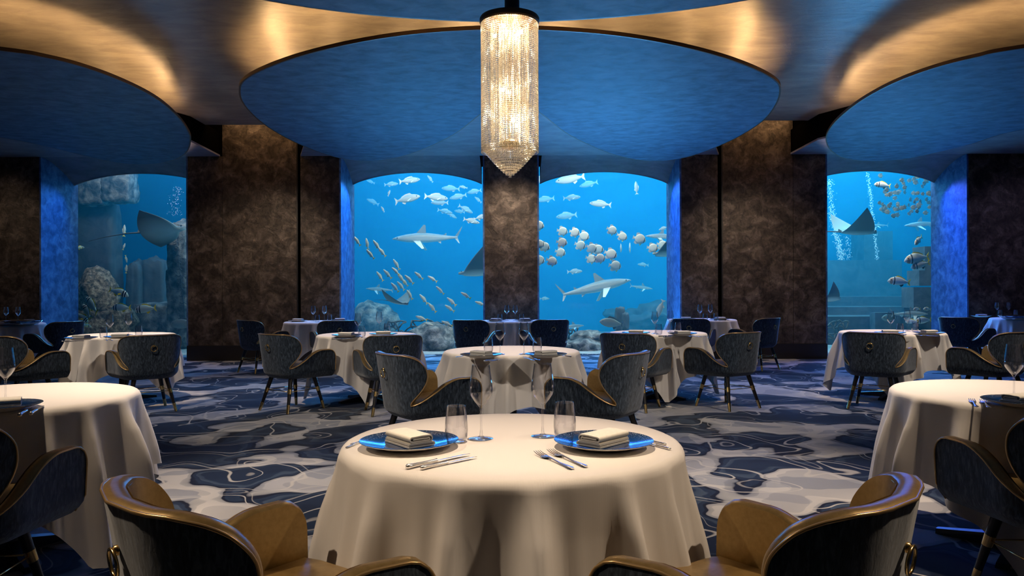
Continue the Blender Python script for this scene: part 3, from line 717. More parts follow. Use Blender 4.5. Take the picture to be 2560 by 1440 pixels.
lay('dinner_fork', (1440, 1178), (1332, 1130), 'silver fork lying left of the right plate, front one on the front table')
lay('dinner_fork', (1486, 1178), (1355, 1122), 'silver fork lying left of the right plate, rear one on the front table')
lay('dinner_knife', (1654, 1111), (1600, 1098), 'silver knife by the right plate rim on the front table, upper one')
lay('dinner_knife', (1667, 1123), (1610, 1108), 'silver knife by the right plate rim on the front table, lower one')
lay('dinner_knife', (1210, 905), (1250, 898), 'left silver knife of the left place on the table behind the front one')
lay('dinner_knife', (1224, 906), (1263, 899), 'right silver knife of the left place on the table behind the front one')
lay('dinner_fork', (1136, 895), (1180, 887), 'silver fork left of the left plate on the table behind the front one')
lay('dinner_fork', (1342, 904), (1303, 893), 'left silver fork between the plates on the table behind the front one')
lay('dinner_fork', (1357, 904), (1316, 892), 'right silver fork between the plates on the table behind the front one')
lay('dinner_knife', (1428, 893), (1398, 889), 'silver knife right of the right plate on the table behind the front one')
lay('dinner_knife', (45, 1044), (86, 1017), 'left silver knife on the big near table at the left edge')
lay('dinner_knife', (76, 1038), (108, 1017), 'right silver knife on the big near table at the left edge')
lay('dinner_fork', (2447, 1026), (2424, 995), 'left silver fork on the big near table at the right edge')
lay('dinner_fork', (2482, 1031), (2448, 994), 'right silver fork on the big near table at the right edge')
for n, pts in ((4, ((858, 848), (880, 848), (903, 846), (912, 845))), (5, ((1668, 841), (1680, 843), (1735, 842), (1745, 841))), (8, ((188, 854), (212, 853), (265, 851), (277, 851))), (9, ((2256, 838), (2266, 838), (2315, 840), (2330, 840)))):
    for k, (x, y) in enumerate(pts):
        kind = ('dinner_knife', 'dinner_knife', 'dinner_fork', 'dinner_fork')[k]
        o = put(kind, px2(x, y), R((-60, -60, 35, 35)[k]), '%s silver %s on %s' % (('left', 'right')[k % 2], kind[7:], TD[n]), 'silver cutlery', kind[7:])
# chrome platters in the far corners
for (x, y), lab in (((-7.42, 11.45), 'wide polished chrome platter on the far table in the left corner'), ((8.06, 12.0), 'wide polished chrome platter on the far table in the right corner')):
    o = thing('chrome_platter', lab, 'platter', (x, y, ZT+.001), 0, 'chrome platters')
    MB().lathe([(0, .012), (.21, .014), (.27, .05), (.30, .062), (.312, .058), (.30, .04), (.25, .006), (.16, .003), (0, .003)], 56).build('dish', 'chrome', o, 60)
    MB().lathe([(.15, 0), (.16, 0), (.16, .006), (.15, .006)], 40, close=True).build('foot_ring', 'chrome', o, 60)
# ================================================================== aquarium
YT0, YT1 = 14.71, 22.5
structure(MB().box(-12, 12, YT0, YT1, -.12, -.0).build('floor_tank', 'sand'))
structure(MB().box(-12, 12, YT1, YT1+.1, 0, 5.2).build('wall_tank', 'tank_backdrop'))
structure(MB().box(-12.1, -12, YT0, YT1, 0, 5.2).build('wall_tank_left', 'tank_backdrop'))
structure(MB().box(12, 12.1, YT0, YT1, 0, 5.2).build('wall_tank_right', 'tank_backdrop'))
structure(MB().box(-12, 12, 14.8, YT1, 5.7, 5.8).build('ceiling_tank', 'dark_void'))
for x, y, w, pw, c in ((-7.1, 14.95, 2.2, 80, (.9, .92, .95)), (-7.5, 18, 3, 90, (.12, .45, 1)), (-2.6, 18.2, 5, 310, (.16, .58, 1)), (.2, 18.0, 6, 390, (.16, .58, 1)), (4.5, 18.4, 6, 390, (.16, .62, 1)), (8.4, 18.2, 5, 480, (.17, .68, 1)),
                       (-1.8, 14.95, 2.4, 170, (1, .95, .82)), (1.8, 14.95, 2.4, 210, (1, .95, .82)), (6.95, 14.95, 2.4, 190, (1, .97, .85))):
    area('tank_lamp', (x, y, 5.4 if y > 17 else 4.6), (x, y if y > 17 else 16.6, 0 if y > 17 else 1.4), w, .8 if y < 17 else 3.5, pw, c)
wm = bpy.data.materials.new('water'); wm.use_nodes = True; nt = wm.node_tree; nt.nodes.clear(); MAT['water'] = wm
o_ = nd(nt, 'ShaderNodeOutputMaterial'); vs = nd(nt, 'ShaderNodeVolumeScatter'); va = nd(nt, 'ShaderNodeVolumeAbsorption'); ad = nd(nt, 'ShaderNodeAddShader')
vs.inputs['Color'].default_value = (.02, .50, 1, 1); vs.inputs['Density'].default_value = .10; va.inputs['Color'].default_value = (.10, .72, 1, 1); va.inputs['Density'].default_value = .10
nt.links.new(vs.outputs[0], ad.inputs[0]); nt.links.new(va.outputs[0], ad.inputs[1]); nt.links.new(ad.outputs[0], o_.inputs['Volume'])
wt = MB().box(-11.95, 11.95, YT0+.01, YT1-.01, .005, 5.1).build('aquarium_water', 'water')
tag(wt, 'hazy blue aquarium water behind all four windows', 'water', kind='stuff')
# ------------------------------------------------------------------ fish
def fin(pts, mat, parent, name, th=.006, y=0, rx=0):
    n = len(pts); m = MB().add([(x, -th/2, z) for x, z in pts]+[(x, th/2, z) for x, z in pts], [tuple(range(n)), tuple(range(2*n-1, n-1, -1))]+[(i, (i+1) % n, n+(i+1) % n, n+i) for i in range(n)])
    o = m.build(name, mat, parent); o.location = (0, y, 0); o.rotation_euler = (rx, 0, 0); return o
def body(sections, mat, parent, n=14, name='body'):
    rows = []
    for x, zt, zb, w in sections:
        c, h = (zt+zb)/2, (zt-zb)/2; rows.append([(x, w*math.cos(2*PI*k/n), c+h*math.sin(2*PI*k/n)) for k in range(n)])
    m = MB().grid(rows, True); m.f.append(tuple(range(n))); q = len(m.v)-n; m.f.append(tuple(q+k for k in range(n)))
    return m.build(name, mat, parent, 70)
def eyes(parent, x, y, z, r):
    for s in (-1, 1):
        e = MB().lathe([(0, r*.55), (r*.7, r*.4), (r, 0), (0, -.2*r)], 10).build('eye', 'eye', parent, 180); e.location = (x, s*y, z); e.rotation_euler = (-s*PI/2, 0, 0)
def proto(kind, slim=False):
    o = thing(kind, '', 'fish')
    if kind in ('grey_fish', 'snapper', 'grouper'):
        k = {'grey_fish': .92, 'snapper': .82, 'grouper': 1.25}[kind]; mt = {'grey_fish': 'grey_fish', 'snapper': 'snapper', 'grouper': 'grouper'}[kind]
        sec = [(.5, .01, -.01, .008), (.46, .055*k, -.045*k, .035), (.38, .10*k, -.09*k, .062), (.25, .145*k, -.13*k, .078), (.08, .165*k, -.15*k, .08), (-.1, .14*k, -.125*k, .065), (-.25, .085*k, -.075*k, .04), (-.35, .045*k, -.04*k, .022), (-.40, .04*k, -.038*k, .014)]
        body(sec, mt, o); ft = 'yellow_fin' if kind == 'snapper' else ('dark_fin' if kind == 'grouper' else 'pale_fin')
        fin([(-.37, .03), (-.50, .15), (-.46, .0), (-.50, -.15), (-.37, -.03)], ft, o, 'tail_fin')
        fin([(.22, .13*k), (.12, .22*k), (-.05, .20*k), (-.22, .13*k), (-.25, .07*k), (0, .12*k)], ft if kind != 'snapper' else 'pale_fin', o, 'dorsal_fin')
        fin([(-.05, -.11*k), (-.12, -.20*k), (-.22, -.13*k), (-.2, -.07*k)], ft, o, 'anal_fin')
        fin([(.18, -.03), (.05, -.12), (.02, -.08), (.14, .0)], 'pale_fin', o, 'pectoral_fin', y=-.075, rx=-.3)
        eyes(o, .385, .058, .03*k, .02)
    elif kind in ('striped_fish', 'porgy'):
        sec = [(.5, -.03, -.05, .01), (.45, .05, -.09, .035), (.36, .13, -.14, .065), (.22, .19, -.17, .08), (.05, .20, -.165, .08), (-.1, .165, -.14, .065), (-.25, .095, -.085, .04), (-.35, .045, -.045, .022), (-.40, .042, -.042, .014)]
        body(sec, kind, o)
        fin([(-.37, .035), (-.50, .17), (-.45, .0), (-.50, -.17), (-.37, -.035)], 'yellow_fin', o, 'tail_fin')
        fin([(.20, .18), (.08, .25), (-.08, .22), (-.25, .13), (-.27, .08), (0, .17)], 'yellow_fin', o, 'dorsal_fin')
        fin([(-.02, -.14), (-.10, -.23), (-.20, -.16), (-.2, -.09)], 'yellow_fin' if kind == 'striped_fish' else 'dark_fin', o, 'anal_fin')
        fin([(.18, -.04), (.04, -.12), (.02, -.06), (.12, .0)], 'yellow_fin', o, 'pectoral_fin', y=-.08, rx=-.3); eyes(o, .37, .062, .04, .024)
    elif kind in ('batfish', 'school_fish'):
        sec = [(.48, .0, -.03, .01), (.44, .10, -.10, .035), (.36, .24, -.20, .055), (.22, .36, -.31, .068), (.05, .41, -.36, .07), (-.12, .36, -.32, .06), (-.26, .24, -.21, .04), (-.34, .10, -.09, .02), (-.40, .075, -.07, .012)]
        body(sec, kind, o)
        tf = 'pale_fin' if kind == 'batfish' else 'dark_fin'
        fin([(-.38, .07), (-.52, .17), (-.50, .0), (-.52, -.17), (-.38, -.07)], tf, o, 'tail_fin')
        fin([(.02, .38), (-.16, .47), (-.34, .40), (-.30, .16), (-.15, .28)], tf, o, 'dorsal_fin'); fin([(.0, -.34), (-.17, -.43), (-.34, -.36), (-.30, -.14), (-.15, -.25)], tf, o, 'anal_fin')
        fin([(.26, -.26), (.16, -.44), (.12, -.42), (.16, -.28)], 'yellow_fin', o, 'pelvic_fin'); eyes(o, .385, .048, .05, .028)
    elif kind == 'shark':
        sec = [(.5, -.002, -.012, .006), (.46, .018, -.018, .028), (.40, .036, -.034, .044), (.30, .058, -.054, .056), (.15, .074, -.066, .062), (0, .072, -.066, .058), (-.15, .052, -.052, .044), (-.28, .03, -.032, .026), (-.38, .018, -.018, .013), (-.42, .014, -.014, .008)]
        body(sec, 'shark_skin', o, 18); o['category'] = 'shark'
        fin([(.16, .068), (.05, .19), (.025, .185), (.02, .06)], 'shark_skin', o, 'dorsal_fin', .008); fin([(-.22, .035), (-.27, .07), (-.27, .03)], 'shark_skin', o, 'rear_dorsal_fin')
        fin([(-.385, .012), (-.50, .165), (-.475, .10), (-.425, .0), (-.455, -.085), (-.44, -.08), (-.385, -.012)], 'shark_skin', o, 'tail_fin', .008)
        for s in (-1, 1): fin([(.20, 0), (.06, -.19), (.03, -.18), (.10, 0)], 'shark_skin', o, 'pectoral_fin', .008, s*.05, s*.85).location.z = -.04
        fin([(-.13, -.05), (-.19, -.085), (-.19, -.045)], 'shark_skin', o, 'pelvic_fin')
        eyes(o, .425, .040, .005, .008)
    elif kind in ('ray', 'stingray'):
        o['category'] = 'ray'; rows = []; nU, nV = 26, 14
        def sk(u, v, up):
            au = abs(u); lead = .30-.08*au-.33*au**2.2; trail = -.26+.145*au*au; c = lead+(trail-lead)*v
            th = (.052*(1-au)**1.3+.003)*math.sin(PI*min(1, .06+v*.94))**.7
            head = .030*math.exp(-(au/.10)**2)*math.exp(-((v-.12)/.22)**2)
            z = BEND*au**1.8+(th+head if up else -th*.75)
            return (c+(.10 if au < .09 else 0)*max(0, 1-au/.09)*max(0, 1-v*3), u*.52, z)
        for BEND in ((.36,) if kind == 'ray' else (.05,)):
            top = [[sk(-1+2*i/nU, j/nV, True) for j in range(nV+1)] for i in range(nU+1)]; bot = [[sk(-1+2*i/nU, j/nV, False) for j in range(nV+1)] for i in range(nU+1)]
        m = MB().grid([t+b[::-1] for t, b in zip(top, bot)], True); m.build('body', 'ray_skin', o, 80, 1e-5)
        MB().tube([(-.24, 0, .01), (-.45, 0, .015), (-.75, .02, .0), (-1.0, .05, -.03)], [.014, .009, .005, .002], 8).build('tail', 'dark_fin', o, 180)
        fin([(-.22, .02), (-.29, .06), (-.30, .02)], 'dark_fin', o, 'tail_fin'); eyes(o, .34, .055, .03, .014)
    index_kids(o); return o
PR = {}; UC = {}
def fish(kind, loc, L, yaw=0, pitch=0, roll=0, label='', group=None, cat=None):
    if kind not in PR: PR[kind] = proto(kind); o = PR[kind]
    else: o = dup(PR[kind])
    o.location = loc; o.scale = (L, L, L); o.rotation_euler = (R(roll), -R(pitch), R(yaw)); o['label'] = label
    if group: o['group'] = group
    if cat: o['category'] = cat
    return o
def crop(ox, oy, sc): return lambda x, y, Y: PY(ox+x*sc, oy+y*sc, Y)
def pxl(px, Y): return px/FPX*Y
# window 2 (left of the column)
c2 = crop(840, 400, .368); rnd = random.Random(3)
sn = [(143, 550, 55), (211, 570, 80), (233, 640, 50), (277, 580, 55), (312, 625, 50), (410, 710, 60), (298, 790, 55), (350, 775, 48), (405, 755, 45), (440, 800, 55), (465, 830, 50), (497, 812, 45), (400, 865, 50), (440, 855, 50), (562, 785, 40),
      (655, 808, 32), (707, 885, 45), (500, 915, 60), (595, 945, 50), (653, 1003, 50), (785, 962, 42), (772, 1008, 35), (882, 920, 32), (980, 975, 20), (580, 1075, 20), (640, 1120, 15), (755, 1113, 25)]
sn.sort()
for i, (x, y, a) in enumerate(sn):
    Y = 15.3+rnd.random()*.7
    fish('snapper', c2(x, y, Y), pxl(rnd.uniform(27, 32), Y), 180, a, rnd.uniform(-10, 10), 'small yellow-tailed snapper, %s from the left in the shoal below the shark' % ORD[i], 'yellow-tailed snappers')
gf = [(375, 165, 95, 0, 5), (500, 140, 145, 0, 8), (640, 128, 60, 180, 50), (780, 195, 125, 180, 2), (865, 185, 60, 180, 10), (940, 215, 105, 180, -8), (485, 265, 185, 0, 10), (680, 255, 165, 0, -5), (830, 250, 120, 180, -12), (250, 285, 95, 180, 25), (318, 335, 45, 180, 60),
      (705, 290, 120, 180, 0), (740, 350, 105, 0, -12), (790, 380, 70, 0, -25), (880, 335, 110, 0, -28), (840, 350, 75, 180, 10), (920, 415, 115, 0, -15), (985, 390, 100, 0, 15), (965, 270, 60, 180, 40), (360, 225, 45, 0, 70), (235, 148, 60, 180, 20)]
gf.sort()
for i, (x, y, l, yw, a) in enumerate(gf):
    Y = rnd.uniform(17, 20.5) if l < 150 else 17 
    fish('grey_fish', c2(x, y, Y), pxl(l*.368, Y), yw+rnd.uniform(-18, 18), a, 0, 'silver-grey fish, %s from the left in the shoal above the shark' % ORD[i], 'grey fish above the left shark')
fish('shark', c2(622, 530, 17.4), pxl(176, 17.4), 180, -1, 0, 'slim grey shark with pointed snout heading left behind the left middle window', cat='shark')
fish('shark', c2(300, 880, 19), pxl(72, 19), 180, 4, 0, 'small distant grey shark low at the left of the left middle window', cat='shark')
fish('ray', c2(960, 770, 15.9), pxl(118, 15.9), 190, -2, 28, 'pale ray with raised wing half hidden by the centre column', cat='ray')
fish('ray', c2(420, 970, 15.6), pxl(92, 15.6), -38, -6, 0, 'pale-bellied ray with both wings raised low behind the left middle window', cat='ray')
# window 3 (right of the column)
c3 = crop(1330, 400, .368)
bf = [(207, 485), (290, 492), (352, 517), (203, 560), (193, 628), (135, 688), (328, 580), (405, 600), (447, 608), (460, 668), (402, 672), (535, 640), (565, 720), (543, 478), (613, 520), (730, 538), (820, 598), (885, 578), (45, 445), (85, 590), (50, 572), (50, 680)]
bf.sort()
for i, (x, y) in enumerate(bf):
    Y = 15.2+rnd.random()*.9; big = (x, y) in ((730, 538), (535, 640), (565, 720))
    fish('batfish', c3(x, y, Y), pxl(34 if big else rnd.uniform(28, 31), Y), rnd.uniform(-28, 18), rnd.uniform(-26, -6), rnd.uniform(-8, 8), 'silvery round batfish, %s from the left in the school right of the column' % ORD[i], 'silver batfish school')
for i, (x, y, yw) in enumerate(((604, 600, 75), (665, 597, 80))):
    fish('batfish', c3(x, y, 16), pxl(26 if i == 0 else 33, 16), yw, -5, 0, ('small pale batfish seen nearly head-on amid the batfish school', 'batfish seen edge-on just left of the brightest batfish')[i], 'silver batfish school')
g3 = [(260, 130, 205, 180, -10), (385, 165, 130, 180, -12), (90, 268, 130, 180, -6), (270, 256, 120, 0, 4), (465, 300, 150, 180, 6), (235, 380, 150, 180, -8), (290, 758, 105, 0, 2), (893, 465, 75, 200, -20), (708, 190, 90, 180, 85), (755, 712, 80, 180, 4), (85, 942, 70, 0, 0), (55, 130, 110, 180, -50)]
g3.sort()
for i, (x, y, l, yw, a) in enumerate(g3):
    Y = rnd.uniform(17, 20.5); fish('grey_fish', c3(x, y, Y), pxl(l*.368, Y), yw+rnd.uniform(-15, 15), a, 0, 'grey fish behind the window right of the column, %s from the left' % ORD[i], 'grey fish right of the column')
fish('shark', c3(425, 868, 17.0), pxl(192, 17.0), 8, 12, -8, 'grey shark climbing to the right behind the window right of the column', cat='shark')
fish('shark', c3(740, 865, 19.5), pxl(60, 19.5), 0, -8, 0, 'small distant shark right of the climbing shark', cat='shark')
fish('shark', c3(270, 1130, 17.5), pxl(62, 17.5), 0, 4, 0, 'small pale shark resting over the sand right of the column', cat='shark')
fish('shark', c3(900, 520, 17), pxl(95, 17), 180, 2, 0, 'grey shark partly hidden by the blue jamb beside the batfish', cat='shark')
fish('ray', c3(915, 640, 15.8), pxl(95, 15.8), 195, 0, 30, 'grey ray cut off by the blue jamb right of the batfish', cat='ray')
fish('grouper', c3(540, 1108, 15.8), pxl(62, 15.8), 188, 8, 0, 'big dark grouper low down, its head towards the column', cat='fish')
fish('grey_fish', c3(872, 1010, 15.7), pxl(48, 15.7), 150, -70, 0, 'slender pale fish hanging head-down near the blue jamb')
# window 4
c4 = crop(2030, 380, .403)
fish('ray', c4(265, 500, 15.8), pxl(150, 15.8), 8, 0, 0, 'dark eagle ray with one wing raised high behind the right window', cat='ray')
fish('ray', c4(120, 915, 15.6), pxl(76, 15.6), 20, 0, -35, 'small pale ray at the left edge of the right window', cat='ray')
pg = [(660, 548, 42, 215, -30, 'banded grey porgy facing us, highest of the near ones in the right window'), (650, 660, 70, 188, -8, 'large banded porgy with yellow tail at the right of the right window'),
      (672, 700, 52, 185, -14, 'banded porgy half behind the large yellow-tailed one'), (540, 803, 58, 180, 6, 'bright silver porgy with a black neck band and yellow tail'), (437, 205, 42, 180, 8, 'pale porgy high up beside the dark school'),
      (650, 975, 24, 200, 0, 'small porgy tail low beside the dark pillar, left one'), (715, 975, 26, 200, 5, 'small porgy low beside the dark pillar, right one'), (620, 1052, 30, 150, 0, 'yellow-finned porgy behind the right wine glass'), (690, 1045, 46, 186, -4, 'dark porgy with bright yellow tail low in the right window')]
for x, y, l, yw, a, lab in pg: fish('porgy', c4(x, y, 15.3), pxl(l, 15.3), yw, a, 0, lab, 'banded porgies')
fish('shark', c4(600, 1005, 16.0), pxl(96, 16), 0, 0, 0, 'pale-bellied shark with tall dorsal fin low in the right window', cat='shark')
fish('shark', c4(690, 448, 18), pxl(95, 18), 180, -4, 0, 'white distant shark below the dark school', cat='shark')
fish('shark', c4(420, 455, 20), pxl(46, 20), 180, 0, 0, 'faint far shark behind the second bubble column', cat='shark')
fish('grouper', c4(480, 1030, 16.2), pxl(50, 16.2), 200, 0, 0, 'dark grouper behind the left wine glass of the bubble window table')
sch = []
while len(sch) < 74:
    x = rnd.uniform(335, 745); y = rnd.uniform(140, 440)
    if y < 470-.0*x and (x-335)/410+(440-y)/300*.55 > .62-.25*(1 if 300 < y < 400 else 0) and y < 350+(x-340)*.1+ (40 if x < 560 else 10): sch.append((x, y))
sch.sort(key=lambda q: q[1]); nr = 13; sch = [(q, r, k) for r in range(6) for k, q in enumerate(sorted(sch[r*nr:(r+1)*nr]))]
for i, ((x, y), row, k) in enumerate(sch):
    Y = rnd.uniform(15.6, 17.2)
    fish('school_fish', c4(x, y, Y), pxl(rnd.uniform(10, 15), Y), 180+rnd.uniform(-35, 35), rnd.uniform(-25, 25), 0, 'small dark fish of the dense school, %s from the left in its %s row' % (ORD[k], ('top', 'second', 'third', 'fourth', 'fifth', 'lowest')[row]), 'dense school of small dark fish')
# window 1
c1 = crop(0, 360, .4167)
fish('stingray', c1(950, 525, 15.6), pxl(165, 15.6), 10, 6, -28, 'big pale stingray gliding right behind the left window', cat='ray')
s1 = [(713, 890, 52, 0, -18, 'yellow-finned striped fish, uppermost of those heading right'), (727, 982, 50, 180, 0, 'striped yellow-tailed fish in the middle of three in the left window'), (872, 990, 56, 180, -6, 'striped yellow-tailed fish nearest the brown wall in the left window'),
      (550, 965, 62, 150, 40, 'large striped fish diving at the left of the left window'), (520, 1005, 44, 165, 60, 'striped fish just under the large diving one'), (493, 1040, 40, 0, -40, 'dark striped fish against the left jamb of the left window'), (515, 1088, 26, 40, -15, 'small yellow fish lowest in the left window')]
for x, y, l, yw, a, lab in s1: fish('striped_fish', c1(x, y, 15.1), pxl(l, 15.1), yw, a, 0, lab, 'striped yellow fish')
fish('striped_fish', c1(480, 622, 15.2), pxl(22, 15.2), 60, 10, 0, 'small pale fish at mid height against the left jamb', 'striped yellow fish')
for k, (x, y, l, a) in enumerate(((745, 520, 30, 86), (744, 615, 18, 70), (757, 690, 20, -80), (758, 750, 22, 86))):  # fish meshes standing in for reflection edges on the glass
    fish('snapper', c1(x, y, 16.0), pxl(l, 16), 60, a, 0, 'upright fish shape added for a glass reflection, %s from the top behind the ray tail' % ORD[k], 'fish shapes for reflections in the left window')
fish('grouper', c1(1100, 1080, 15.8), pxl(64, 15.8), 180, 0, 0, 'blue-grey fish behind the right edge of the ray window table')
# ------------------------------------------------------------------ rocks and relics
def rock(name, lab, p, sx, sy, sz, mat, seed, amp=.25, cat='rock', sub=4, group='tank rocks', boxy=0):
    bm = bmesh.new(); bmesh.ops.create_icosphere(bm, subdivisions=sub, radius=1)
    for v in bm.verts:
        c = v.co.copy()
        if boxy: mx = max(abs(c.x), abs(c.y), abs(c.z)); c = c.lerp(c/mx, boxy)
        d = 1+amp*(noise.fractal(c*1.3+Vector((seed*7.1, seed, 0)), .8, 2.2, 4))
        v.co = Vector((c.x*d*sx, c.y*d*sy, c.z*d*sz))
    me = bpy.data.meshes.new(name); bm.to_mesh(me); bm.free(); me.materials.append(MAT[mat]); me.polygons.foreach_set('use_smooth', [True]*len(me.polygons))
    o = link(name, me); o.location = p; tag(o, lab, cat, group); return o
rock('boulder', 'large rounded grey boulder below the left net, behind the chair', PY(1085, 852, 15.9), .55, .5, .36, 'rock', 1)
rock('boulder', 'low grey boulder left of the centre table behind the glass', PY(1020, 885, 16.2), .6, .4, .2, 'rock', 2)
rock('boulder', 'small blue-grey boulder low at the left jamb of the shark window', PY(935, 808, 18.5), .55, .5, .5, 'rock', 3)
rock('boulder', 'rounded upper boulder right of the net beside the column', PY(1470, 848, 16.0), .40, .4, .20, 'rock', 4)
rock('boulder', 'big lower boulder right of the column', PY(1462, 872, 15.7), .36, .4, .22, 'rock', 5)
rock('boulder', 'flat boulder at the foot of the column, right side', PY(1400, 868, 15.8), .30, .35, .16, 'rock', 6)
rock('boulder', 'long low boulder before the right blue jamb', PY(1550, 880, 16.3), .6, .4, .2, 'rock', 7)
rock('stone_pillar', 'broken dark stone stub behind the grouper', PY(1550, 800, 16.6), .11, .12, .30, 'dark_stone', 8, .15, 'pillar', boxy=.6)
rock('stone_pillar', 'shorter broken stone stub just right of the taller one', PY(1563, 806, 16.5), .08, .12, .22, 'dark_stone', 9, .15, 'pillar', boxy=.6)
rock('wreck_mound', 'blurred dark mound far behind the climbing shark', PY(1612, 800, 21), .8, .6, .36, 'dark_stone', 10, .8, 'rock')
rock('boulder', 'coarse brown boulder at the lower left of the left window', PY(245, 740, 16.3), .42, .4, .62, 'brown_rock', 11, .2)
rock('boulder', 'brown rock mass below the striped fish', PY(250, 815, 16.3), .70, .4, .42, 'brown_rock', 12, .2, boxy=.5)
for k, (x, y, w, h, Yk, mt, lab) in enumerate(((238, 470, .30, .42, 17, 'rock', 'pale stone block at the top left of the left window'), (300, 462, .34, .42, 17, 'rock', 'pale slanted stone block at the top of the left window'), (235, 600, .55, .95, 17.4, 'dark_stone', 'dark tall stone block left of the ray'),
                                             (345, 720, .16, .62, 17.6, 'dark_stone', 'upright stone slab behind the striped fish'), (395, 720, .26, .72, 17.8, 'dark_stone', 'wide upright blue-grey slab below the ray'), (455, 600, .22, .42, 16.4, 'rock', 'carved pale stone block by the brown wall, upper'), (455, 730, .24, .50, 16.4, 'rock', 'carved stone block by the brown wall, lower'), (420, 800, .7, .4, 17.0, 'rock', 'low stone block behind the ray window table'))):
    q = PY(x, y, Yk); top_ = q.z+h; bot = {5: .95}.get(k, 0.0) if k > 1 else q.z-h; h = (top_-bot)/2/1.0; q.z = (top_+bot)/2
    rock('stone_block', lab, q, w, .3, h, mt, 20+k, .10, 'stone block', 4, 'stone blocks in the left window', .75)
# carved glyphs on the block by the wall: raised curls and bars
gl = thing('carved_glyphs', 'column of raised carved glyphs on the stone blocks by the brown wall', 'carving', PY(440, 650, 16.07))
o0 = Vector(gl.location)
for k in range(11):
    p = PY(436+k*2.2, 588+k*17, 16.07)-o0; s = .045
    if k == 2: pts = [p+Vector((s*1.2*math.cos(a*PI/6), 0, s*1.2*math.sin(a*PI/6))) for a in range(12)]; MB().tube(pts, .010, 6, True).build('glyph', 'dark_stone', gl, 180)
    else: MB().tube([p+Vector((-s*1.6, 0, s*.5)), p+Vector((-s*.6, 0, -s*.3)), p+Vector((s*.5, 0, s*.4)), p+Vector((s*1.5, 0, -s*.4))], .009, 6).build('glyph', 'dark_stone', gl, 180)
MB().tube([PY(437, 560, 16.07)-o0, PY(462, 790, 16.07)-o0], .008, 6).build('glyph_stem', 'dark_stone', gl, 180)
# open-work nets of metal arcs
def net(lab, x0, x1, y0, y1, Y, nx, ny, seed):
    a = PY(x0, y1, Y); o = thing('metal_lattice', lab, 'lattice', a); rd = random.Random(seed)
    Wd = (x1-x0)/FPX*Y; H_ = (y1-y0)/FPX*Y; g = [[Vector((Wd*(i+(.5 if j % 2 else 0)+rd.uniform(-.25, .25))/nx, rd.uniform(-.05, .05), H_*(j+rd.uniform(-.22, .22))/ny)) for i in range(nx+1)] for j in range(ny+1)]
    for j in range(ny+1):
        for i in range(nx+1):
            for di, dj in ((1, 0), (0, 1), (1 if j % 2 else -1, 1)):
                if 0 <= i+di <= nx and j+dj <= ny and rd.random() < .80:
                    p, q = g[j][i], g[j+dj][i+di]; mid = (p+q)/2+Vector((0, 0, rd.uniform(-.05, .05)))
                    MB().tube([p, mid, q], [.022, .015, .022], 6).build('bar', 'net_metal', o, 180)
net('dark open lattice of curved bars in the shark window', 960, 1150, 803, 848, 16.3, 9, 3, 5)
net('dark open lattice of curved bars beside the column, right window', 1385, 1440, 822, 862, 16.1, 4, 3, 6)
net('small dark lattice at the lower left of the bubble window', 2066, 2110, 806, 846, 16.2, 3, 3, 8)
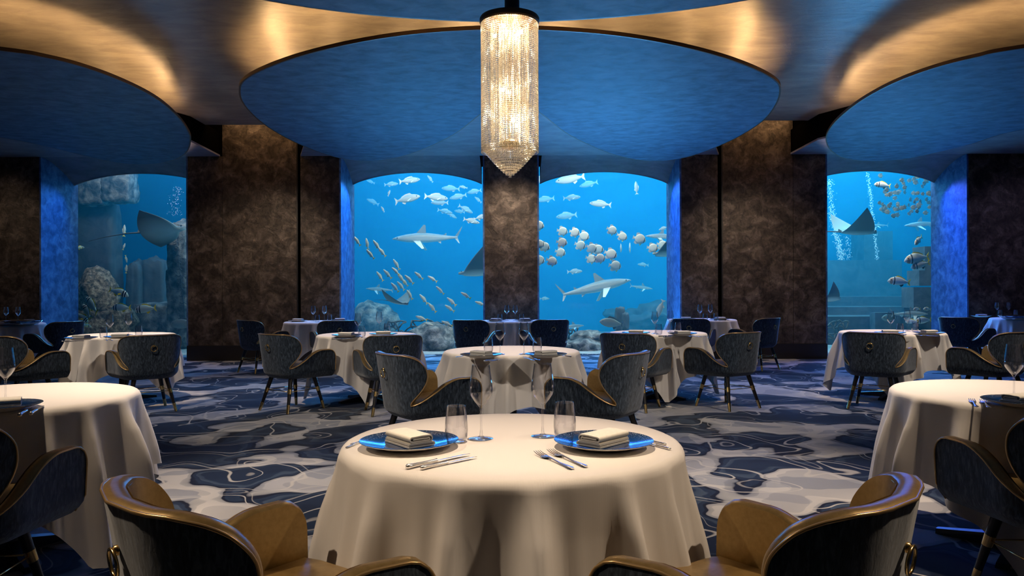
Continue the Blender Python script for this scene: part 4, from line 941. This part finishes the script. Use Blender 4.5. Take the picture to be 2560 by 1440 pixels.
# bubble window: platform, steps, stepped pillar
for k, (x0, x1, ya, yb, Y0, Y1, mt, lab) in enumerate(((2040, 2255, 651, 742, 20.6, 21.6, 'dark_stone', 'flat-topped dark stone platform under the bubbles'), (2160, 2232, 578, 652, 21.2, 22.0, 'dark_stone', 'faint square block behind the ray'),
                                                     (2030, 2345, 742, 770, 19.0, 20.6, 'dark_stone', 'upper stone step in the bubble window'), (2030, 2345, 768, 795, 17.9, 19.0, 'dark_stone', 'middle stone step in the bubble window'), (2030, 2345, 792, 850, 16.8, 17.9, 'dark_stone', 'lowest stone step in the bubble window'), (2188, 2250, 782, 842, 16.45, 16.7, 'dark_stone', 'dark cubic stone behind the wine glasses of the bubble window table'))):
    a, b = PY(x0, ya, Y0), PY(x1, yb, Y0); w = abs(b.x-a.x); o = MB().box(-w/2, w/2, 0, Y1-Y0, 0, max(.1, a.z)).build('stone_step' if 'step' in lab else 'stone_block', mt)
    o.location = ((a.x+b.x)/2, Y0, 0.001); tag(o, lab, 'stone block', 'stone masonry in the bubble window')
pil = thing('stone_pillar', 'dark stepped stone pillar against the right jamb of the bubble window', 'pillar', PY(2322, 860, 16.1))
for x0, x1, ya, yb in ((2312, 2352, 616, 676), (2298, 2352, 676, 714), (2284, 2352, 718, 770), (2290, 2352, 770, 862)):
    a, b = PY(x0, ya, 16.1)-Vector(pil.location), PY(x1, yb, 16.1)-Vector(pil.location)
    MB().box(a.x, b.x, 0, .5, b.z, a.z).build('stone_course', 'dark_stone', pil)
def bubbles(lab, pts, spread, n, Y, seed, r0=.012):
    rd = random.Random(seed); m = MB()
    for k in range(n):
        t = rd.random()*(len(pts)-1); i = int(t); f = t-i; x = pts[i][0]+(pts[i+1][0]-pts[i][0])*f+rd.gauss(0, spread); y = pts[i][1]+(pts[i+1][1]-pts[i][1])*f
        p = PY(x, y, Y+rd.uniform(-.15, .15)); r = r0*rd.uniform(.4, 1.2); a = [(p.x+r, p.y, p.z), (p.x-r, p.y, p.z), (p.x, p.y+r, p.z), (p.x, p.y-r, p.z), (p.x, p.y, p.z+r), (p.x, p.y, p.z-r)]
        m.add(a, [(0, 2, 4), (2, 1, 4), (1, 3, 4), (3, 0, 4), (2, 0, 5), (1, 2, 5), (3, 1, 5), (0, 3, 5)])
    o = m.build('bubble_column', 'bubble', None, 180); tag(o, lab, 'bubbles', 'bubble columns', 'stuff')
bubbles('dense white bubble column at the left of the bubble window', [(2072, 448), (2080, 530), (2088, 580), (2100, 620), (2104, 650)], 4.5, 700, 18.5, 1, .014)
bubbles('thin white bubble column right of the ray', [(2169, 432), (2178, 500), (2186, 580), (2194, 650)], 2.5, 420, 18.5, 2, .013)
bubbles('faint bubble column low behind the ray', [(2118, 590), (2122, 650)], 4, 90, 18.8, 3, .012)
bubbles('fine sparkling bubbles at the upper right of the left window', [(445, 466), (440, 500), (437, 540)], 7, 160, 15.5, 4, .007)
